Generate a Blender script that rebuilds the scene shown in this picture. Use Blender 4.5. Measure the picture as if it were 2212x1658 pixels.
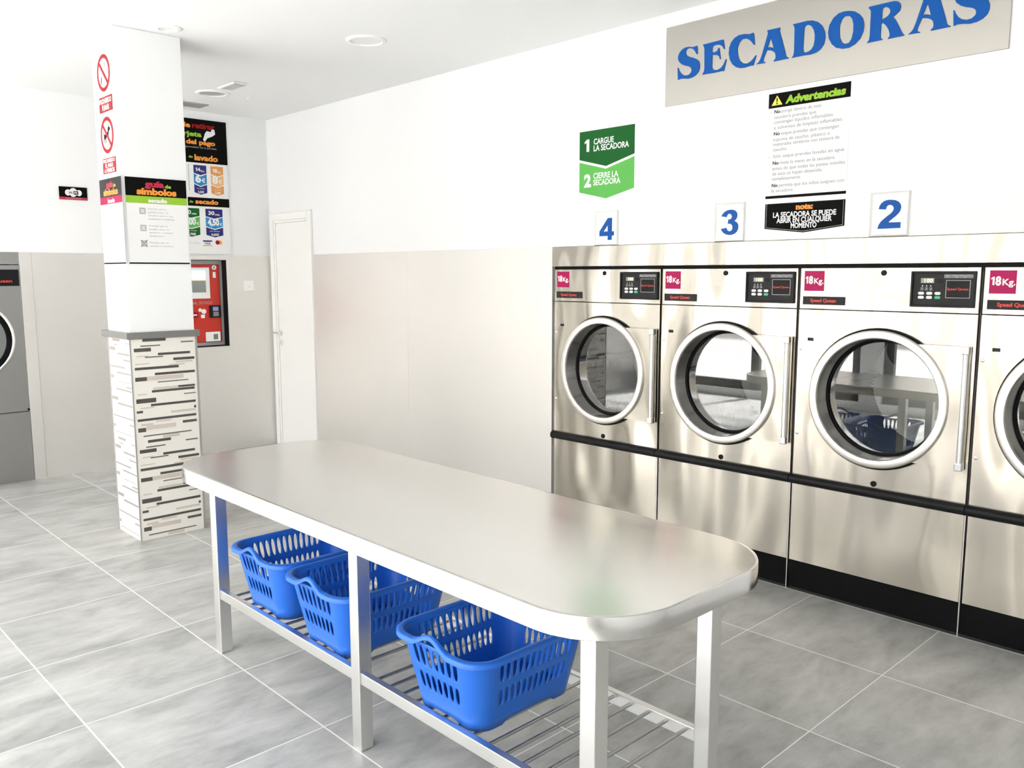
import bpy, bmesh, math, random
from mathutils import Vector, Matrix
from mathutils.geometry import tessellate_polygon
random.seed(7)
for _o in list(bpy.data.objects): bpy.data.objects.remove(_o)
SC = bpy.context.scene
COL = SC.collection
PI = math.pi

# ------------------------------------------------------------------ camera
CAMH = 1.581
cd = bpy.data.cameras.new('camera'); cd.sensor_width = 36.0; cd.lens = 29.936
SC.cycles.use_denoising = True; SC.cycles.blur_glossy = 1.0; SC.cycles.sample_clamp_indirect = 8.0
cd.clip_start = 0.05; cd.clip_end = 100
cam = bpy.data.objects.new('camera', cd); COL.objects.link(cam)
YAW, PITCH, ROLL = math.radians(-46.1228), math.radians(-7.4003), math.radians(-0.0625)
_f = Vector((math.sin(YAW)*math.cos(PITCH), math.cos(YAW)*math.cos(PITCH), math.sin(PITCH)))
_r = Vector((math.cos(YAW), -math.sin(YAW), 0)); _u = _r.cross(_f)
_r2 = _r*math.cos(ROLL)+_u*math.sin(ROLL); _u2 = -_r*math.sin(ROLL)+_u*math.cos(ROLL)
cam.matrix_world = Matrix(((_r2.x,_u2.x,-_f.x,0),(_r2.y,_u2.y,-_f.y,0),(_r2.z,_u2.z,-_f.z,CAMH),(0,0,0,1)))
SC.camera = cam

# ------------------------------------------------------------------ room measures
D = 3.88          # plane of the dryer wall (faces -Y)
B = -7.22         # plane of the far left wall (faces +X)
YF = -1.75        # shop front (behind the camera)
XR = 1.9          # right wall
H = 2.945         # ceiling height

# ------------------------------------------------------------------ light
SKY = 2.1
w = bpy.data.worlds.new('daylight'); SC.world = w; w.use_nodes = True
_bg = w.node_tree.nodes['Background']
_bg.inputs[0].default_value = (0.96, 0.985, 1.0, 1); _bg.inputs[1].default_value = SKY
sd = bpy.data.lights.new('sun', 'SUN'); sd.energy = 8.2; sd.angle = math.radians(6); sd.color = (1, .988, .965)
sun = bpy.data.objects.new('sun', sd); COL.objects.link(sun); sun.rotation_euler = (math.radians(37), 0, math.radians(8))
SC.view_settings.view_transform = 'Standard'; SC.view_settings.look = 'None'
SC.view_settings.exposure = 2.22; SC.view_settings.gamma = 1.0; SC.view_settings.use_curve_mapping = False

# ------------------------------------------------------------------ materials
def lin(c):
    c = c/255.0
    return c/12.92 if c <= 0.04045 else ((c+0.055)/1.055)**2.4
def rgb(r, g, b): return (lin(r), lin(g), lin(b), 1)
MATS = {}
def mat(name, col, rough=0.5, metal=0.0, spec=0.5, emit=0.0, coat=0.0):
    if name in MATS: return MATS[name]
    m = bpy.data.materials.new(name); m.use_nodes = True
    b = m.node_tree.nodes['Principled BSDF']
    b.inputs['Base Color'].default_value = col
    b.inputs['Roughness'].default_value = rough
    b.inputs['Metallic'].default_value = metal
    b.inputs['Specular IOR Level'].default_value = spec
    b.inputs['Coat Weight'].default_value = coat
    if emit:
        b.inputs['Emission Color'].default_value = col; b.inputs['Emission Strength'].default_value = emit
    MATS[name] = m
    return m
def nd(m, t, **kw):
    n = m.node_tree.nodes.new(t)
    for k, v in kw.items(): setattr(n, k, v)
    return n
def lk(m, a, b): m.node_tree.links.new(a, b)
def steel(name, col, rough, grain, wave=0.0, wscale=2.0, var=0.06, gb=.03):
    m = mat(name, col, rough, 1.0)
    b = m.node_tree.nodes['Principled BSDF']
    tc = nd(m, 'ShaderNodeTexCoord'); mp = nd(m, 'ShaderNodeMapping'); mp.inputs['Scale'].default_value = grain
    n1 = nd(m, 'ShaderNodeTexNoise'); n1.inputs['Scale'].default_value = 1.0; n1.inputs['Detail'].default_value = 4
    lk(m, tc.outputs['Object'], mp.inputs['Vector']); lk(m, mp.outputs[0], n1.inputs['Vector'])
    mr = nd(m, 'ShaderNodeMapRange'); mr.inputs['From Min'].default_value = .3; mr.inputs['From Max'].default_value = .7
    mr.inputs['To Min'].default_value = max(.03, rough-var); mr.inputs['To Max'].default_value = rough+var
    lk(m, n1.outputs['Fac'], mr.inputs['Value']); lk(m, mr.outputs[0], b.inputs['Roughness'])
    bp = nd(m, 'ShaderNodeBump'); bp.inputs['Strength'].default_value = gb; bp.inputs['Distance'].default_value = .001
    lk(m, n1.outputs['Fac'], bp.inputs['Height'])
    if wave:
        n2 = nd(m, 'ShaderNodeTexNoise'); n2.inputs['Scale'].default_value = wscale; n2.inputs['Detail'].default_value = 1.0
        mp2 = nd(m, 'ShaderNodeMapping'); mp2.inputs['Scale'].default_value = (1.6, 1.6, .6)
        gp = nd(m, 'ShaderNodeNewGeometry'); lk(m, gp.outputs['Position'], mp2.inputs['Vector']); lk(m, mp2.outputs[0], n2.inputs['Vector'])
        b2 = nd(m, 'ShaderNodeBump'); b2.inputs['Strength'].default_value = 1.0; b2.inputs['Distance'].default_value = wave
        lk(m, n2.outputs['Fac'], b2.inputs['Height']); lk(m, b2.outputs[0], bp.inputs['Normal'])
    if gb > 0: lk(m, bp.outputs[0], b.inputs['Normal'])
    elif wave: lk(m, b2.outputs[0], b.inputs['Normal'])
    return m
def paint(name, col, rough, scale, bump):
    m = mat(name, col, rough)
    b = m.node_tree.nodes['Principled BSDF']
    tc = nd(m, 'ShaderNodeTexCoord'); n = nd(m, 'ShaderNodeTexNoise'); n.inputs['Scale'].default_value = scale; n.inputs['Detail'].default_value = 5
    lk(m, tc.outputs['Object'], n.inputs['Vector'])
    bp = nd(m, 'ShaderNodeBump'); bp.inputs['Strength'].default_value = bump; bp.inputs['Distance'].default_value = .002
    lk(m, n.outputs['Fac'], bp.inputs['Height']); lk(m, bp.outputs[0], b.inputs['Normal'])
    return m
M_WALL = paint('white_wall_paint', (.866, .872, .882, 1), .6, 60, .15)
M_CEIL = paint('white_ceiling_paint', (.835, .842, .846, 1), .8, 40, .1)
M_STEEL = steel('dryer_steel', (.60, .56, .495, 1), .25, (260, 260, 3), .085, 1.7, 0, 0)
def streak(m, an):
    b = m.node_tree.nodes['Principled BSDF']; b.inputs['Anisotropic'].default_value = an
    c = nd(m, 'ShaderNodeCombineXYZ'); c.inputs[2].default_value = 1.0; lk(m, c.outputs[0], b.inputs['Tangent'])
streak(M_STEEL, .85)
M_PANEL = steel('wall_panel_steel', (.81, .79, .765, 1), .53, (4, 4, 260), .003, 1.0, .04)
M_TABLE = steel('table_steel', (.73, .715, .685, 1), .19, (2.2, 5, 3), .0006, 1.2, .025, 0)
M_LEG = steel('leg_steel', (.80, .79, .77, 1), .32, (60, 60, 3), 0, 1, .03, 0)
M_FRAME = mat('dark_window_frame', (.06, .06, .063, 1), .45)
M_ROD = mat('rod_steel', (.40, .40, .39, 1), .36, 1.0)
M_CONE = mat('recess_steel', (.66, .64, .61, 1), .16, 1.0)
M_RING = mat('door_ring_steel', (.82, .79, .745, 1), .33, 1.0)
M_SIGN = steel('sign_steel', (.55, .53, .495, 1), .36, (3, 200, 200), .002, 2.0, .05)
M_GREYM = steel('machine_grey_steel', (.42, .42, .41, 1), .36, (160, 160, 3), .004, 2.0, .05)
M_CHROME = mat('satin_aluminium', (.86, .86, .85, 1), .22, 1.0)
M_DARKST = mat('dark_cabinet_steel', (.12, .12, .12, 1), .5, .6)
M_BLACK = mat('black_rubber_and_gap_shade', (.004, .004, .0045, 1), .5, spec=.12)
M_BLKPL = mat('black_plastic', (.009, .009, .010, 1), .4, spec=.18)
M_CHAR = mat('charcoal_plastic', (.030, .030, .032, 1), .5, spec=.15)
M_BLKPAPER = mat('black_print', (.004, .004, .004, 1), .5, spec=.06)
M_WHITE = mat('white_print', (.85, .85, .85, 1), .5)
M_PLASTW = mat('white_plastic', (.90, .90, .885, 1), .4)
M_GREYPR = mat('grey_print', (.22, .22, .23, 1), .5)
M_LGREYPR = mat('pale_grey_print', (.42, .42, .43, 1), .5)
M_MAGENTA = mat('magenta_sticker', rgb(176, 18, 88), .45, spec=.2)
M_RED = mat('red_print', rgb(158, 16, 26), .45, spec=.2)
M_REDTXT = mat('red_brand_print', rgb(225, 62, 48), .45)
M_ORANGE = mat('orange_print', rgb(238, 150, 50), .5)
M_LIME = mat('lime_print', rgb(150, 196, 60), .5, spec=.2)
M_CRIM = mat('crimson_print', rgb(190, 28, 70), .5)
M_PINK = mat('pink_band_print', rgb(170, 26, 80), .5, spec=.2)
M_DGREEN = mat('dark_green_print', rgb(16, 92, 36), .45, spec=.2)
M_LGREEN = mat('light_green_print', rgb(86, 178, 74), .45)
M_BLUELET = mat('blue_letter_plastic', rgb(12, 84, 165), .4, spec=.2)
M_NAVY = mat('navy_print', rgb(20, 24, 110), .5)
M_CYAN = mat('cyan_print', rgb(26, 134, 196), .5)
M_TAN = mat('tan_print', rgb(222, 150, 78), .5)
M_LTAN = mat('light_tan_print', rgb(236, 180, 116), .5)
M_YELL = mat('yellow_print', rgb(250, 226, 90), .5)
M_BASKET = mat('blue_basket_plastic', (.011, .137, .63, 1), .35)
M_TERM = mat('red_terminal_paint', rgb(200, 40, 24), .35)
M_GREYPL = mat('grey_terminal_plate', (.42, .43, .42, 1), .4)
M_GREENB = mat('green_button', rgb(60, 186, 136), .4)
M_LCD = mat('lcd_glass', (.30, .31, .27, 1), .25)
M_LCDTXT = mat('lcd_digits', (.95, .90, .35, 1), .5, emit=.6)
M_MID = mat('mid_brown_tile', (.15, .135, .12, 1), .4)
M_DARKT = mat('dark_brown_tile', (.085, .078, .07, 1), .4)
M_BEIGE = mat('beige_tile', (.62, .555, .49, 1), .4)
M_LITTILE = mat('lit_brown_tile', (.33, .30, .275, 1), .4)  # pillar front strips: washing-out by strong front light put into the colour
M_CREAM = mat('cream_tile', (.83, .80, .745, 1), .35)
M_TRIM = mat('grey_tile_trim', (.40, .39, .37, 1), .4, .3)
M_LEDGE = paint('grey_stone_ledge', (.20, .195, .185, 1), .45, 120, .2)
M_DIFF = mat('lamp_diffuser', (.75, .75, .72, 1), .3)
M_DIFFG = mat('grey_lamp_diffuser', (.46, .46, .45, 1), .3)
M_GRILLE = mat('vent_grey', (.40, .40, .38, 1), .5)

def floor_material():
    m = mat('grey_floor_tile', (.4, .4, .39, 1), .3)
    b = m.node_tree.nodes['Principled BSDF']
    tc = nd(m, 'ShaderNodeTexCoord')
    def math_(op, a, bb=None, c=None):
        n = nd(m, 'ShaderNodeMath', operation=op)
        for i, v in enumerate((a, bb, c)):
            if v is None: continue
            if isinstance(v, (int, float)): n.inputs[i].default_value = v
            else: lk(m, v, n.inputs[i])
        return n.outputs[0]
    sp = nd(m, 'ShaderNodeSeparateXYZ'); lk(m, tc.outputs['Object'], sp.inputs[0])
    fx = math_('DIVIDE', math_('ADD', sp.outputs[0], 1.290), .6)
    fy = math_('DIVIDE', math_('SUBTRACT', sp.outputs[1], 3.2745), .6)
    ix, iy = math_('FLOOR', fx), math_('FLOOR', fy)
    def edge(f): return math_('ABSOLUTE', math_('SUBTRACT', math_('SUBTRACT', f, math_('FLOOR', f)), .5))
    ex, ey = edge(fx), edge(fy)
    gx = math_('GREATER_THAN', ex, .5-.0022/.6)
    gy = math_('GREATER_THAN', ey, .5-.0028/.6)
    g = math_('MAXIMUM', gx, gy)
    cmb = nd(m, 'ShaderNodeCombineXYZ'); lk(m, ix, cmb.inputs[0]); lk(m, iy, cmb.inputs[1])
    wn = nd(m, 'ShaderNodeTexWhiteNoise'); wn.noise_dimensions = '3D'; lk(m, cmb.outputs[0], wn.inputs['Vector'])
    off = nd(m, 'ShaderNodeVectorMath', operation='MULTIPLY_ADD'); off.inputs[1].default_value = (30, 30, 30)
    lk(m, wn.outputs['Color'], off.inputs[0]); lk(m, tc.outputs['Object'], off.inputs[2])
    mp = nd(m, 'ShaderNodeMapping'); mp.inputs['Scale'].default_value = (3.6, 1.5, 1); lk(m, off.outputs[0], mp.inputs['Vector'])
    n1 = nd(m, 'ShaderNodeTexNoise'); n1.inputs['Scale'].default_value = 1.6; n1.inputs['Detail'].default_value = 6; n1.inputs['Roughness'].default_value = .6
    n1.inputs['Distortion'].default_value = .5
    lk(m, mp.outputs[0], n1.inputs['Vector'])
    n2 = nd(m, 'ShaderNodeTexNoise'); n2.inputs['Scale'].default_value = 7; n2.inputs['Detail'].default_value = 8; n2.inputs['Roughness'].default_value = .7
    lk(m, mp.outputs[0], n2.inputs['Vector'])
    mx = math_('ADD', math_('MULTIPLY', n1.outputs['Fac'], .7), math_('MULTIPLY', n2.outputs['Fac'], .3))
    cr = nd(m, 'ShaderNodeValToRGB'); e = cr.color_ramp.elements
    e[0].position = .34; e[0].color = (.265, .265, .253, 1); e[1].position = .66; e[1].color = (.53, .527, .508, 1)
    k = e.new(.5); k.color = (.405, .403, .388, 1)
    lk(m, mx, cr.inputs['Fac'])
    mix = nd(m, 'ShaderNodeMix', data_type='RGBA'); lk(m, g, mix.inputs[0]); lk(m, cr.outputs[0], mix.inputs[6])
    mix.inputs[7].default_value = (.82, .81, .78, 1)
    lk(m, mix.outputs[2], b.inputs['Base Color'])
    rr = nd(m, 'ShaderNodeMapRange'); rr.inputs['To Min'].default_value = .28; rr.inputs['To Max'].default_value = .46
    lk(m, n2.outputs['Fac'], rr.inputs['Value']); lk(m, rr.outputs[0], b.inputs['Roughness'])
    bp = nd(m, 'ShaderNodeBump'); bp.inputs['Strength'].default_value = .25; bp.inputs['Distance'].default_value = .002; bp.invert = True
    lk(m, g, bp.inputs['Height']); lk(m, bp.outputs[0], b.inputs['Normal'])
    return m
M_FLOOR = floor_material()

def glass_material():
    m = bpy.data.materials.new('door_glass'); m.use_nodes = True; nt = m.node_tree; nt.nodes.clear()
    o = nd(m, 'ShaderNodeOutputMaterial'); mx = nd(m, 'ShaderNodeMixShader'); t = nd(m, 'ShaderNodeBsdfTransparent'); g = nd(m, 'ShaderNodeBsdfGlossy')
    t.inputs[0].default_value = (.80, .83, .83, 1); g.inputs['Roughness'].default_value = 0.0; g.inputs[0].default_value = (1, 1, 1, 1)
    fr = nd(m, 'ShaderNodeFresnel'); fr.inputs['IOR'].default_value = 1.52
    k = nd(m, 'ShaderNodeMath', operation='MULTIPLY'); k.inputs[1].default_value = 3.2; k.use_clamp = True
    lk(m, fr.outputs[0], k.inputs[0]); lk(m, k.outputs[0], mx.inputs[0]); lk(m, t.outputs[0], mx.inputs[1]); lk(m, g.outputs[0], mx.inputs[2])
    lk(m, mx.outputs[0], o.inputs[0])
    return m
M_GLASS = glass_material()

def perforated_material():
    m = mat('perforated_drum_steel', (.55, .55, .53, 1), .38, 1.0)
    b = m.node_tree.nodes['Principled BSDF']
    uv = nd(m, 'ShaderNodeUVMap'); uv.uv_map = 'UVMap'
    mp = nd(m, 'ShaderNodeMapping'); mp.inputs['Rotation'].default_value = (0, 0, PI/4); mp.inputs['Scale'].default_value = (78, 78, 1)
    lk(m, uv.outputs[0], mp.inputs['Vector'])
    v = nd(m, 'ShaderNodeTexVoronoi'); v.inputs['Scale'].default_value = 1.0; v.inputs['Randomness'].default_value = 0.0; v.voronoi_dimensions = '2D'
    lk(m, mp.outputs[0], v.inputs['Vector'])
    lt = nd(m, 'ShaderNodeMath', operation='LESS_THAN'); lt.inputs[1].default_value = .31; lk(m, v.outputs['Distance'], lt.inputs[0])
    mix = nd(m, 'ShaderNodeMix', data_type='RGBA'); lk(m, lt.outputs[0], mix.inputs[0]); mix.inputs[6].default_value = (.55, .55, .53, 1); mix.inputs[7].default_value = (.01, .01, .01, 1)
    lk(m, mix.outputs[2], b.inputs['Base Color'])
    inv = nd(m, 'ShaderNodeMath', operation='SUBTRACT'); inv.inputs[0].default_value = 1.0; lk(m, lt.outputs[0], inv.inputs[1]); lk(m, inv.outputs[0], b.inputs['Metallic'])
    return m
M_PERF = perforated_material()
M_DRUMBACK = steel('drum_back_steel', (.62, .61, .58, 1), .34, (120, 3, 120), .004, 3, .04)

# ------------------------------------------------------------------ mesh helpers
def tmp_merge(bm, t, mi=0):
    for f in t.faces: f.material_index = mi
    me = bpy.data.meshes.new('t'); t.to_mesh(me); t.free(); bm.from_mesh(me); bpy.data.meshes.remove(me)
def box(bm, a, b, bev=0.0, mi=0, seg=2):
    t = bmesh.new()
    bmesh.ops.create_cube(t, size=1.0)
    for v in t.verts:
        v.co = Vector([(a[i]+b[i])/2 + v.co[i]*(b[i]-a[i]) for i in range(3)])
    if bev: bmesh.ops.bevel(t, geom=t.edges[:], offset=bev, segments=seg, profile=.5, affect='EDGES')
    tmp_merge(bm, t, mi)
def prism(bm, contours, w0, w1, mi=0, M=None):
    """contours: outer + holes in the (x, y) plane, extruded along z."""
    t = bmesh.new()
    pts = [Vector((p[0], p[1], 0)) for c in contours for p in c]
    tris = tessellate_polygon([[Vector((p[0], p[1], 0)) for p in c] for c in contours])
    va = [t.verts.new((p.x, p.y, w1)) for p in pts]; vb = [t.verts.new((p.x, p.y, w0)) for p in pts]
    for tr in tris:
        try:
            t.faces.new([va[i] for i in tr]); t.faces.new([vb[i] for i in reversed(tr)])
        except ValueError: pass
    k = 0
    for c in contours:
        n = len(c)
        for i in range(n):
            j = (i+1) % n
            try: t.faces.new((va[k+i], va[k+j], vb[k+j], vb[k+i]))
            except ValueError: pass
        k += n
    bmesh.ops.recalc_face_normals(t, faces=t.faces[:])
    if M is not None: t.transform(M)
    tmp_merge(bm, t, mi)
def lathe(bm, prof, c, n=64, axis='Y', mi=0, closed=False, uv=False):
    """prof: list of (radius, along). Axis through c."""
    t = bmesh.new(); rings = []
    for r, a in prof:
        ring = []
        for i in range(n):
            th = 2*PI*i/n
            if axis == 'Y': p = (c[0]+r*math.cos(th), c[1]+a, c[2]+r*math.sin(th))
            elif axis == 'Z': p = (c[0]+r*math.cos(th), c[1]+r*math.sin(th), c[2]+a)
            else: p = (c[0]+a, c[1]+r*math.cos(th), c[2]+r*math.sin(th))
            ring.append(t.verts.new(p))
        rings.append(ring)
    m = len(rings)
    lay = t.loops.layers.uv.new('UVMap') if uv else None
    L = 0.0
    for k in range(m if closed else m-1):
        A, Bn = rings[k], rings[(k+1) % m]
        L2 = L + math.hypot(prof[(k+1) % m][0]-prof[k][0], prof[(k+1) % m][1]-prof[k][1])
        for i in range(n):
            j = (i+1) % n
            f = t.faces.new((A[i], A[j], Bn[j], Bn[i]))
            if uv:
                r = max(prof[k][0], .2)
                for lp, (a, l) in zip(f.loops, ((i, L), (i+1, L), (i+1, L2), (i, L2))): lp[lay].uv = (2*PI*a/n*r, l)
        L = L2
    if not uv: tmp_merge(bm, t, mi)
    else:
        me = bpy.data.meshes.new('t'); t.to_mesh(me); t.free(); bm.from_mesh(me); bpy.data.meshes.remove(me)
def disc(bm, r, c, axis='Y', n=48, mi=0):
    t = bmesh.new(); vs = []
    for i in range(n):
        th = 2*PI*i/n
        p = (c[0]+r*math.cos(th), c[1], c[2]+r*math.sin(th)) if axis == 'Y' else ((c[0]+r*math.cos(th), c[1]+r*math.sin(th), c[2]) if axis == 'Z' else (c[0], c[1]+r*math.cos(th), c[2]+r*math.sin(th)))
        vs.append(t.verts.new(p))
    t.faces.new(vs); tmp_merge(bm, t, mi)
def cyl(bm, r, a, b, n=16, mi=0):
    a, b = Vector(a), Vector(b); d = b-a
    t = bmesh.new(); bmesh.ops.create_cone(t, cap_ends=True, segments=n, radius1=r, radius2=r, depth=d.length)
    t.transform(Matrix.Translation((a+b)/2) @ d.to_track_quat('Z', 'Y').to_matrix().to_4x4()); tmp_merge(bm, t, mi)
def build(name, bm, mats, parent=None, smooth=False, M=None, angle=35, recalc=False):
    if recalc: bmesh.ops.recalc_face_normals(bm, faces=bm.faces[:])
    me = bpy.data.meshes.new(name); bm.to_mesh(me); bm.free()
    for m in (mats if isinstance(mats, (list, tuple)) else [mats]): me.materials.append(m)
    if smooth:
        for p in me.polygons: p.use_smooth = True
        me.set_sharp_from_angle(angle=math.radians(angle))
    o = bpy.data.objects.new(name, me); COL.objects.link(o)
    if parent is not None: o.parent = parent
    if M is not None: o.matrix_local = M
    return o
def tag(o, label, cat, group=None):
    o['label'] = label; o['category'] = cat
    if group: o['group'] = group
    return o
def empty(name, M, label=None, cat=None, group=None):
    o = bpy.data.objects.new(name, None); COL.objects.link(o); o.matrix_world = M; o.empty_display_size = .1
    if label: tag(o, label, cat, group)
    return o
def struct(o, label=None):
    o['kind'] = 'structure'
    if label: o['label'] = label
    return o
def children(o): return [c for c in bpy.data.objects if c.parent == o]
def copy_tree(o, parent=None):
    kids = children(o); c = o.copy(); COL.objects.link(c)
    if parent is not None: c.parent = parent
    for k in kids: copy_tree(k, c)
    return c

# text -------------------------------------------------------------------
_tc = {}
def text_polys(s, bold=0.0, shear=0.0):
    key = (s, bold, shear)
    if key in _tc: return _tc[key]
    cu = bpy.data.curves.new('t', 'FONT'); cu.body = s; cu.size = 1.0; cu.resolution_u = 3; cu.offset = bold; cu.shear = shear; cu.fill_mode = 'FRONT'
    ob = bpy.data.objects.new('t', cu); COL.objects.link(ob)
    dg = bpy.context.evaluated_depsgraph_get(); dg.update()
    me = bpy.data.meshes.new_from_object(ob.evaluated_get(dg))
    V = [(v.co.x, v.co.y) for v in me.vertices]; F = [tuple(p.vertices) for p in me.polygons]
    bpy.data.objects.remove(ob); bpy.data.curves.remove(cu); bpy.data.meshes.remove(me)
    _tc[key] = (V, F); return _tc[key]
def _cap():
    V, F = text_polys('H'); return max(v[1] for v in V)
CAPH = _cap()
def put_text(bm, s, u, base, width, cap, wz, bold=0.0, shear=0.0, mi=0, align='L'):
    """flat printed lettering at height wz of local (u, v, w) coordinates."""
    if s[0] == '1' and s.isdigit() and len(s) < 3:      # a flagged figure one, as printed on the signs
        w1 = width if len(s) == 1 else width*.36
        for q in ([(.42, 0), (1, 0), (1, 1), (.42, 1)], [(0, .66), (.42, .74), (.42, 1), (.30, .90), (0, .83)]):
            f = bm.faces.new([bm.verts.new((u+a*w1, base+b*cap, wz)) for a, b in q]); f.material_index = mi
        if len(s) == 1: return
        s, u, width = s[1:], u+width*.44, width*.56
    V, F = text_polys(s, bold, shear)
    x0 = min(v[0] for v in V); x1 = max(v[0] for v in V)
    sx = width/(x1-x0); sy = cap/CAPH
    u0 = u if align == 'L' else u-width/2
    vs = [bm.verts.new((u0+(v[0]-x0)*sx, base+v[1]*sy, wz)) for v in V]
    for f in F:
        try:
            fc = bm.faces.new([vs[i] for i in f]); fc.material_index = mi
        except ValueError: pass
def lettering(root, items, m, wz, name='lettering', bold=0.0, shear=0.0, M=None):
    bm = bmesh.new()
    for it in items: put_text(bm, it[0], it[1], it[2], it[3], it[4], wz, it[5] if len(it) > 5 else bold, shear)
    return build(name, bm, m, root, M=M)
def rect(bm, u0, v0, u1, v1, w, mi=0, th=0.0):
    if th: box(bm, (u0, v0, w), (u1, v1, w+th), 0, mi)
    else:
        f = bm.faces.new([bm.verts.new(p) for p in ((u0, v0, w), (u1, v0, w), (u1, v1, w), (u0, v1, w))]); f.material_index = mi

# wall planes: local u = right, v = up, w = out of the wall -----------------
def P_back(x, z, off=0.0):  return Matrix(((1,0,0,x),(0,0,-1,D-off),(0,1,0,z),(0,0,0,1)))
def P_left(y, z, off=0.0):  return Matrix(((0,0,1,B+off),(1,0,0,y),(0,1,0,z),(0,0,0,1)))
PX0, PX1, PY0, PY1 = -5.421, -5.071, 1.812, 2.2      # the pillar
def P_pilR(y, z, off=0.0):  return Matrix(((0,0,1,PX1+off),(1,0,0,y),(0,1,0,z),(0,0,0,1)))
def P_pilF(x, z, off=0.0):  return Matrix(((1,0,0,x),(0,0,-1,PY0-off),(0,1,0,z),(0,0,0,1)))

# ================================================================== the room
DX = [-3.657, -2.8425, -2.028, -1.2135]; DW = .8145; DEND = DX[3]+DW
bm = bmesh.new(); box(bm, (-7.6, YF-.1, -.12), (XR+.1, 5.1, 0)); struct(build('floor', bm, M_FLOOR), 'grey concrete-look tiled floor')
bm = bmesh.new(); box(bm, (-7.6, YF-.1, H), (XR+.1, 5.1, H+.12)); struct(build('ceiling', bm, M_CEIL), 'plain white ceiling')
bm = bmesh.new()
box(bm, (-7.6, D, 1.742), (XR, D+.12, H)); box(bm, (-7.6, D, 0), (DX[0]-.01, D+.12, 1.742)); box(bm, (DEND+.01, D, 0), (XR, D+.12, 1.742))
box(bm, (DX[0]-.1, 4.95, 0), (DEND+.1, 5.05, H)); box(bm, (DX[0]-.13, D+.12, 0), (DX[0]-.01, 4.95, H)); box(bm, (DEND+.01, D+.12, 0), (DEND+.13, 4.95, H))
struct(build('wall_back', bm, M_WALL), 'white wall over and beside the dryers')
bm = bmesh.new(); WB = B-.006
TY0, TY1, TZ0, TZ1 = 2.86, 3.441, .943, 1.70
box(bm, (WB-.12, YF, 1.742), (WB, D, H)); box(bm, (WB-.12, YF, 0), (WB, 1.095, 1.742))
box(bm, (WB-.12, 1.807, 0), (WB, TY0, 1.742)); box(bm, (WB-.12, TY1, 0), (WB, D, 1.742)); box(bm, (WB-.12, TY0, 0), (WB, TY1, TZ0)); box(bm, (WB-.12, TY0, TZ1), (WB, TY1, 1.742))
box(bm, (-7.58, YF, 0), (-7.56, D, H))
struct(build('wall_left', bm, M_WALL), 'white far wall above the steel panels')
bm = bmesh.new(); box(bm, (XR, YF, 0), (XR+.12, 5.05, H)); struct(build('wall_right', bm, M_WALL), 'white right wall')
# shop front behind the camera: piers, sill, head and glazed openings
bm = bmesh.new()
OP = [(-7.0, -4.25), (-4.0, -1.35), (-1.1, .4)]
box(bm, (-7.6, YF-.15, 2.72), (XR+.1, YF, H)); box(bm, (-7.6, YF-.15, 0), (XR+.1, YF, .10))
ed = [-7.6]+[v for o in OP for v in o]+[XR+.1]
for i in range(0, len(ed), 2): box(bm, (ed[i], YF-.15, .10), (ed[i+1], YF, 2.72))
struct(build('wall_front', bm, M_WALL), 'white shop front wall with tall openings')
for i, (a, b) in enumerate(OP):
    bm = bmesh.new(); t = .11
    for x in (a, (a+b)/2-t/2, b-t): box(bm, (x, YF-.12, .10), (x+t, YF-.05, 2.72), .004)
    for z in (.10, 2.15, 2.66): box(bm, (a, YF-.12, z), (b, YF-.05, z+t), .004)
    struct(build('window_%d' % (i+1), bm, M_FRAME), 'dark grey shop window frame')
    ld = bpy.data.lights.new('window_daylight', 'AREA'); ld.shape = 'RECTANGLE'; ld.size = b-a; ld.size_y = 2.62; ld.energy = 1
    ld.cycles.is_portal = True
    lo = bpy.data.objects.new('window_daylight', ld); COL.objects.link(lo)
    lo.matrix_world = Matrix(((1,0,0,(a+b)/2),(0,0,-1,YF-.16),(0,1,0,1.41),(0,0,0,1))) @ Matrix.Rotation(PI, 4, 'X')
bm = bmesh.new(); box(bm, (-22, -22, -.2), (18, YF-.1, -.12)); struct(build('pavement', bm, mat('pavement', (.38, .37, .355, 1), .8)), 'pale pavement outside the shop front')
bm = bmesh.new(); box(bm, (-30, -15.4, -.2), (26, -15, 4.6)); struct(build('wall_sky_block', bm, paint('sky_block_render', (.42, .375, .315, 1), .8, 3, .2)), 'unseen wall across the street, added to hide low sky')  # unseen wall, added to keep low sky out of the steel reflections

# steel wall panels
def panel(i, M, W, Hh, label, th=.006, m=M_PANEL):
    bm = bmesh.new(); box(bm, (0, 0, 0), (W, Hh, th), .0012, 0, 1)
    return struct(build('trim_%d' % i, bm, m, M=M), label)
panel(1, P_back(-6.483, 0), 1.321, 1.742, 'brushed steel wall panel right of the white door')
panel(2, P_back(-5.160, 0), 1.418, 1.742, 'brushed steel wall panel left of the dryers')
panel(3, P_back(-3.740, 0), .078, 1.742, 'narrow steel edge strip beside the dryers', .012)
bm = bmesh.new(); box(bm, (0, 0, 0), (DEND-DX[0]+.02, .118, .012), .0015, 0, 1); box(bm, (0, -.02, -.018), (DEND-DX[0]+.02, -.001, -.012), 0, 1)  # second box: black lip painting the shade of the gap under the header
struct(build('trim_4', bm, [M_STEEL, M_BLACK], M=P_back(DX[0]-.003, 1.622)), 'long steel header strip above the dryers')
bm = bmesh.new()
a0 = 1.893
box(bm, (a0, 0, -.006), (TY0, 1.742, 0)); box(bm, (TY1, 0, -.006), (D, 1.742, 0)); box(bm, (TY0, 0, -.006), (TY1, TZ0, 0)); box(bm, (TY0, TZ1, -.006), (TY1, 1.742, 0))
struct(build('trim_5', bm, M_PANEL, M=P_left(0, 0)), 'brushed steel panel around the payment terminal')
bm = bmesh.new(); box(bm, (0, 0, -.006), (.082, 1.742, .006), .001)
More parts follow.
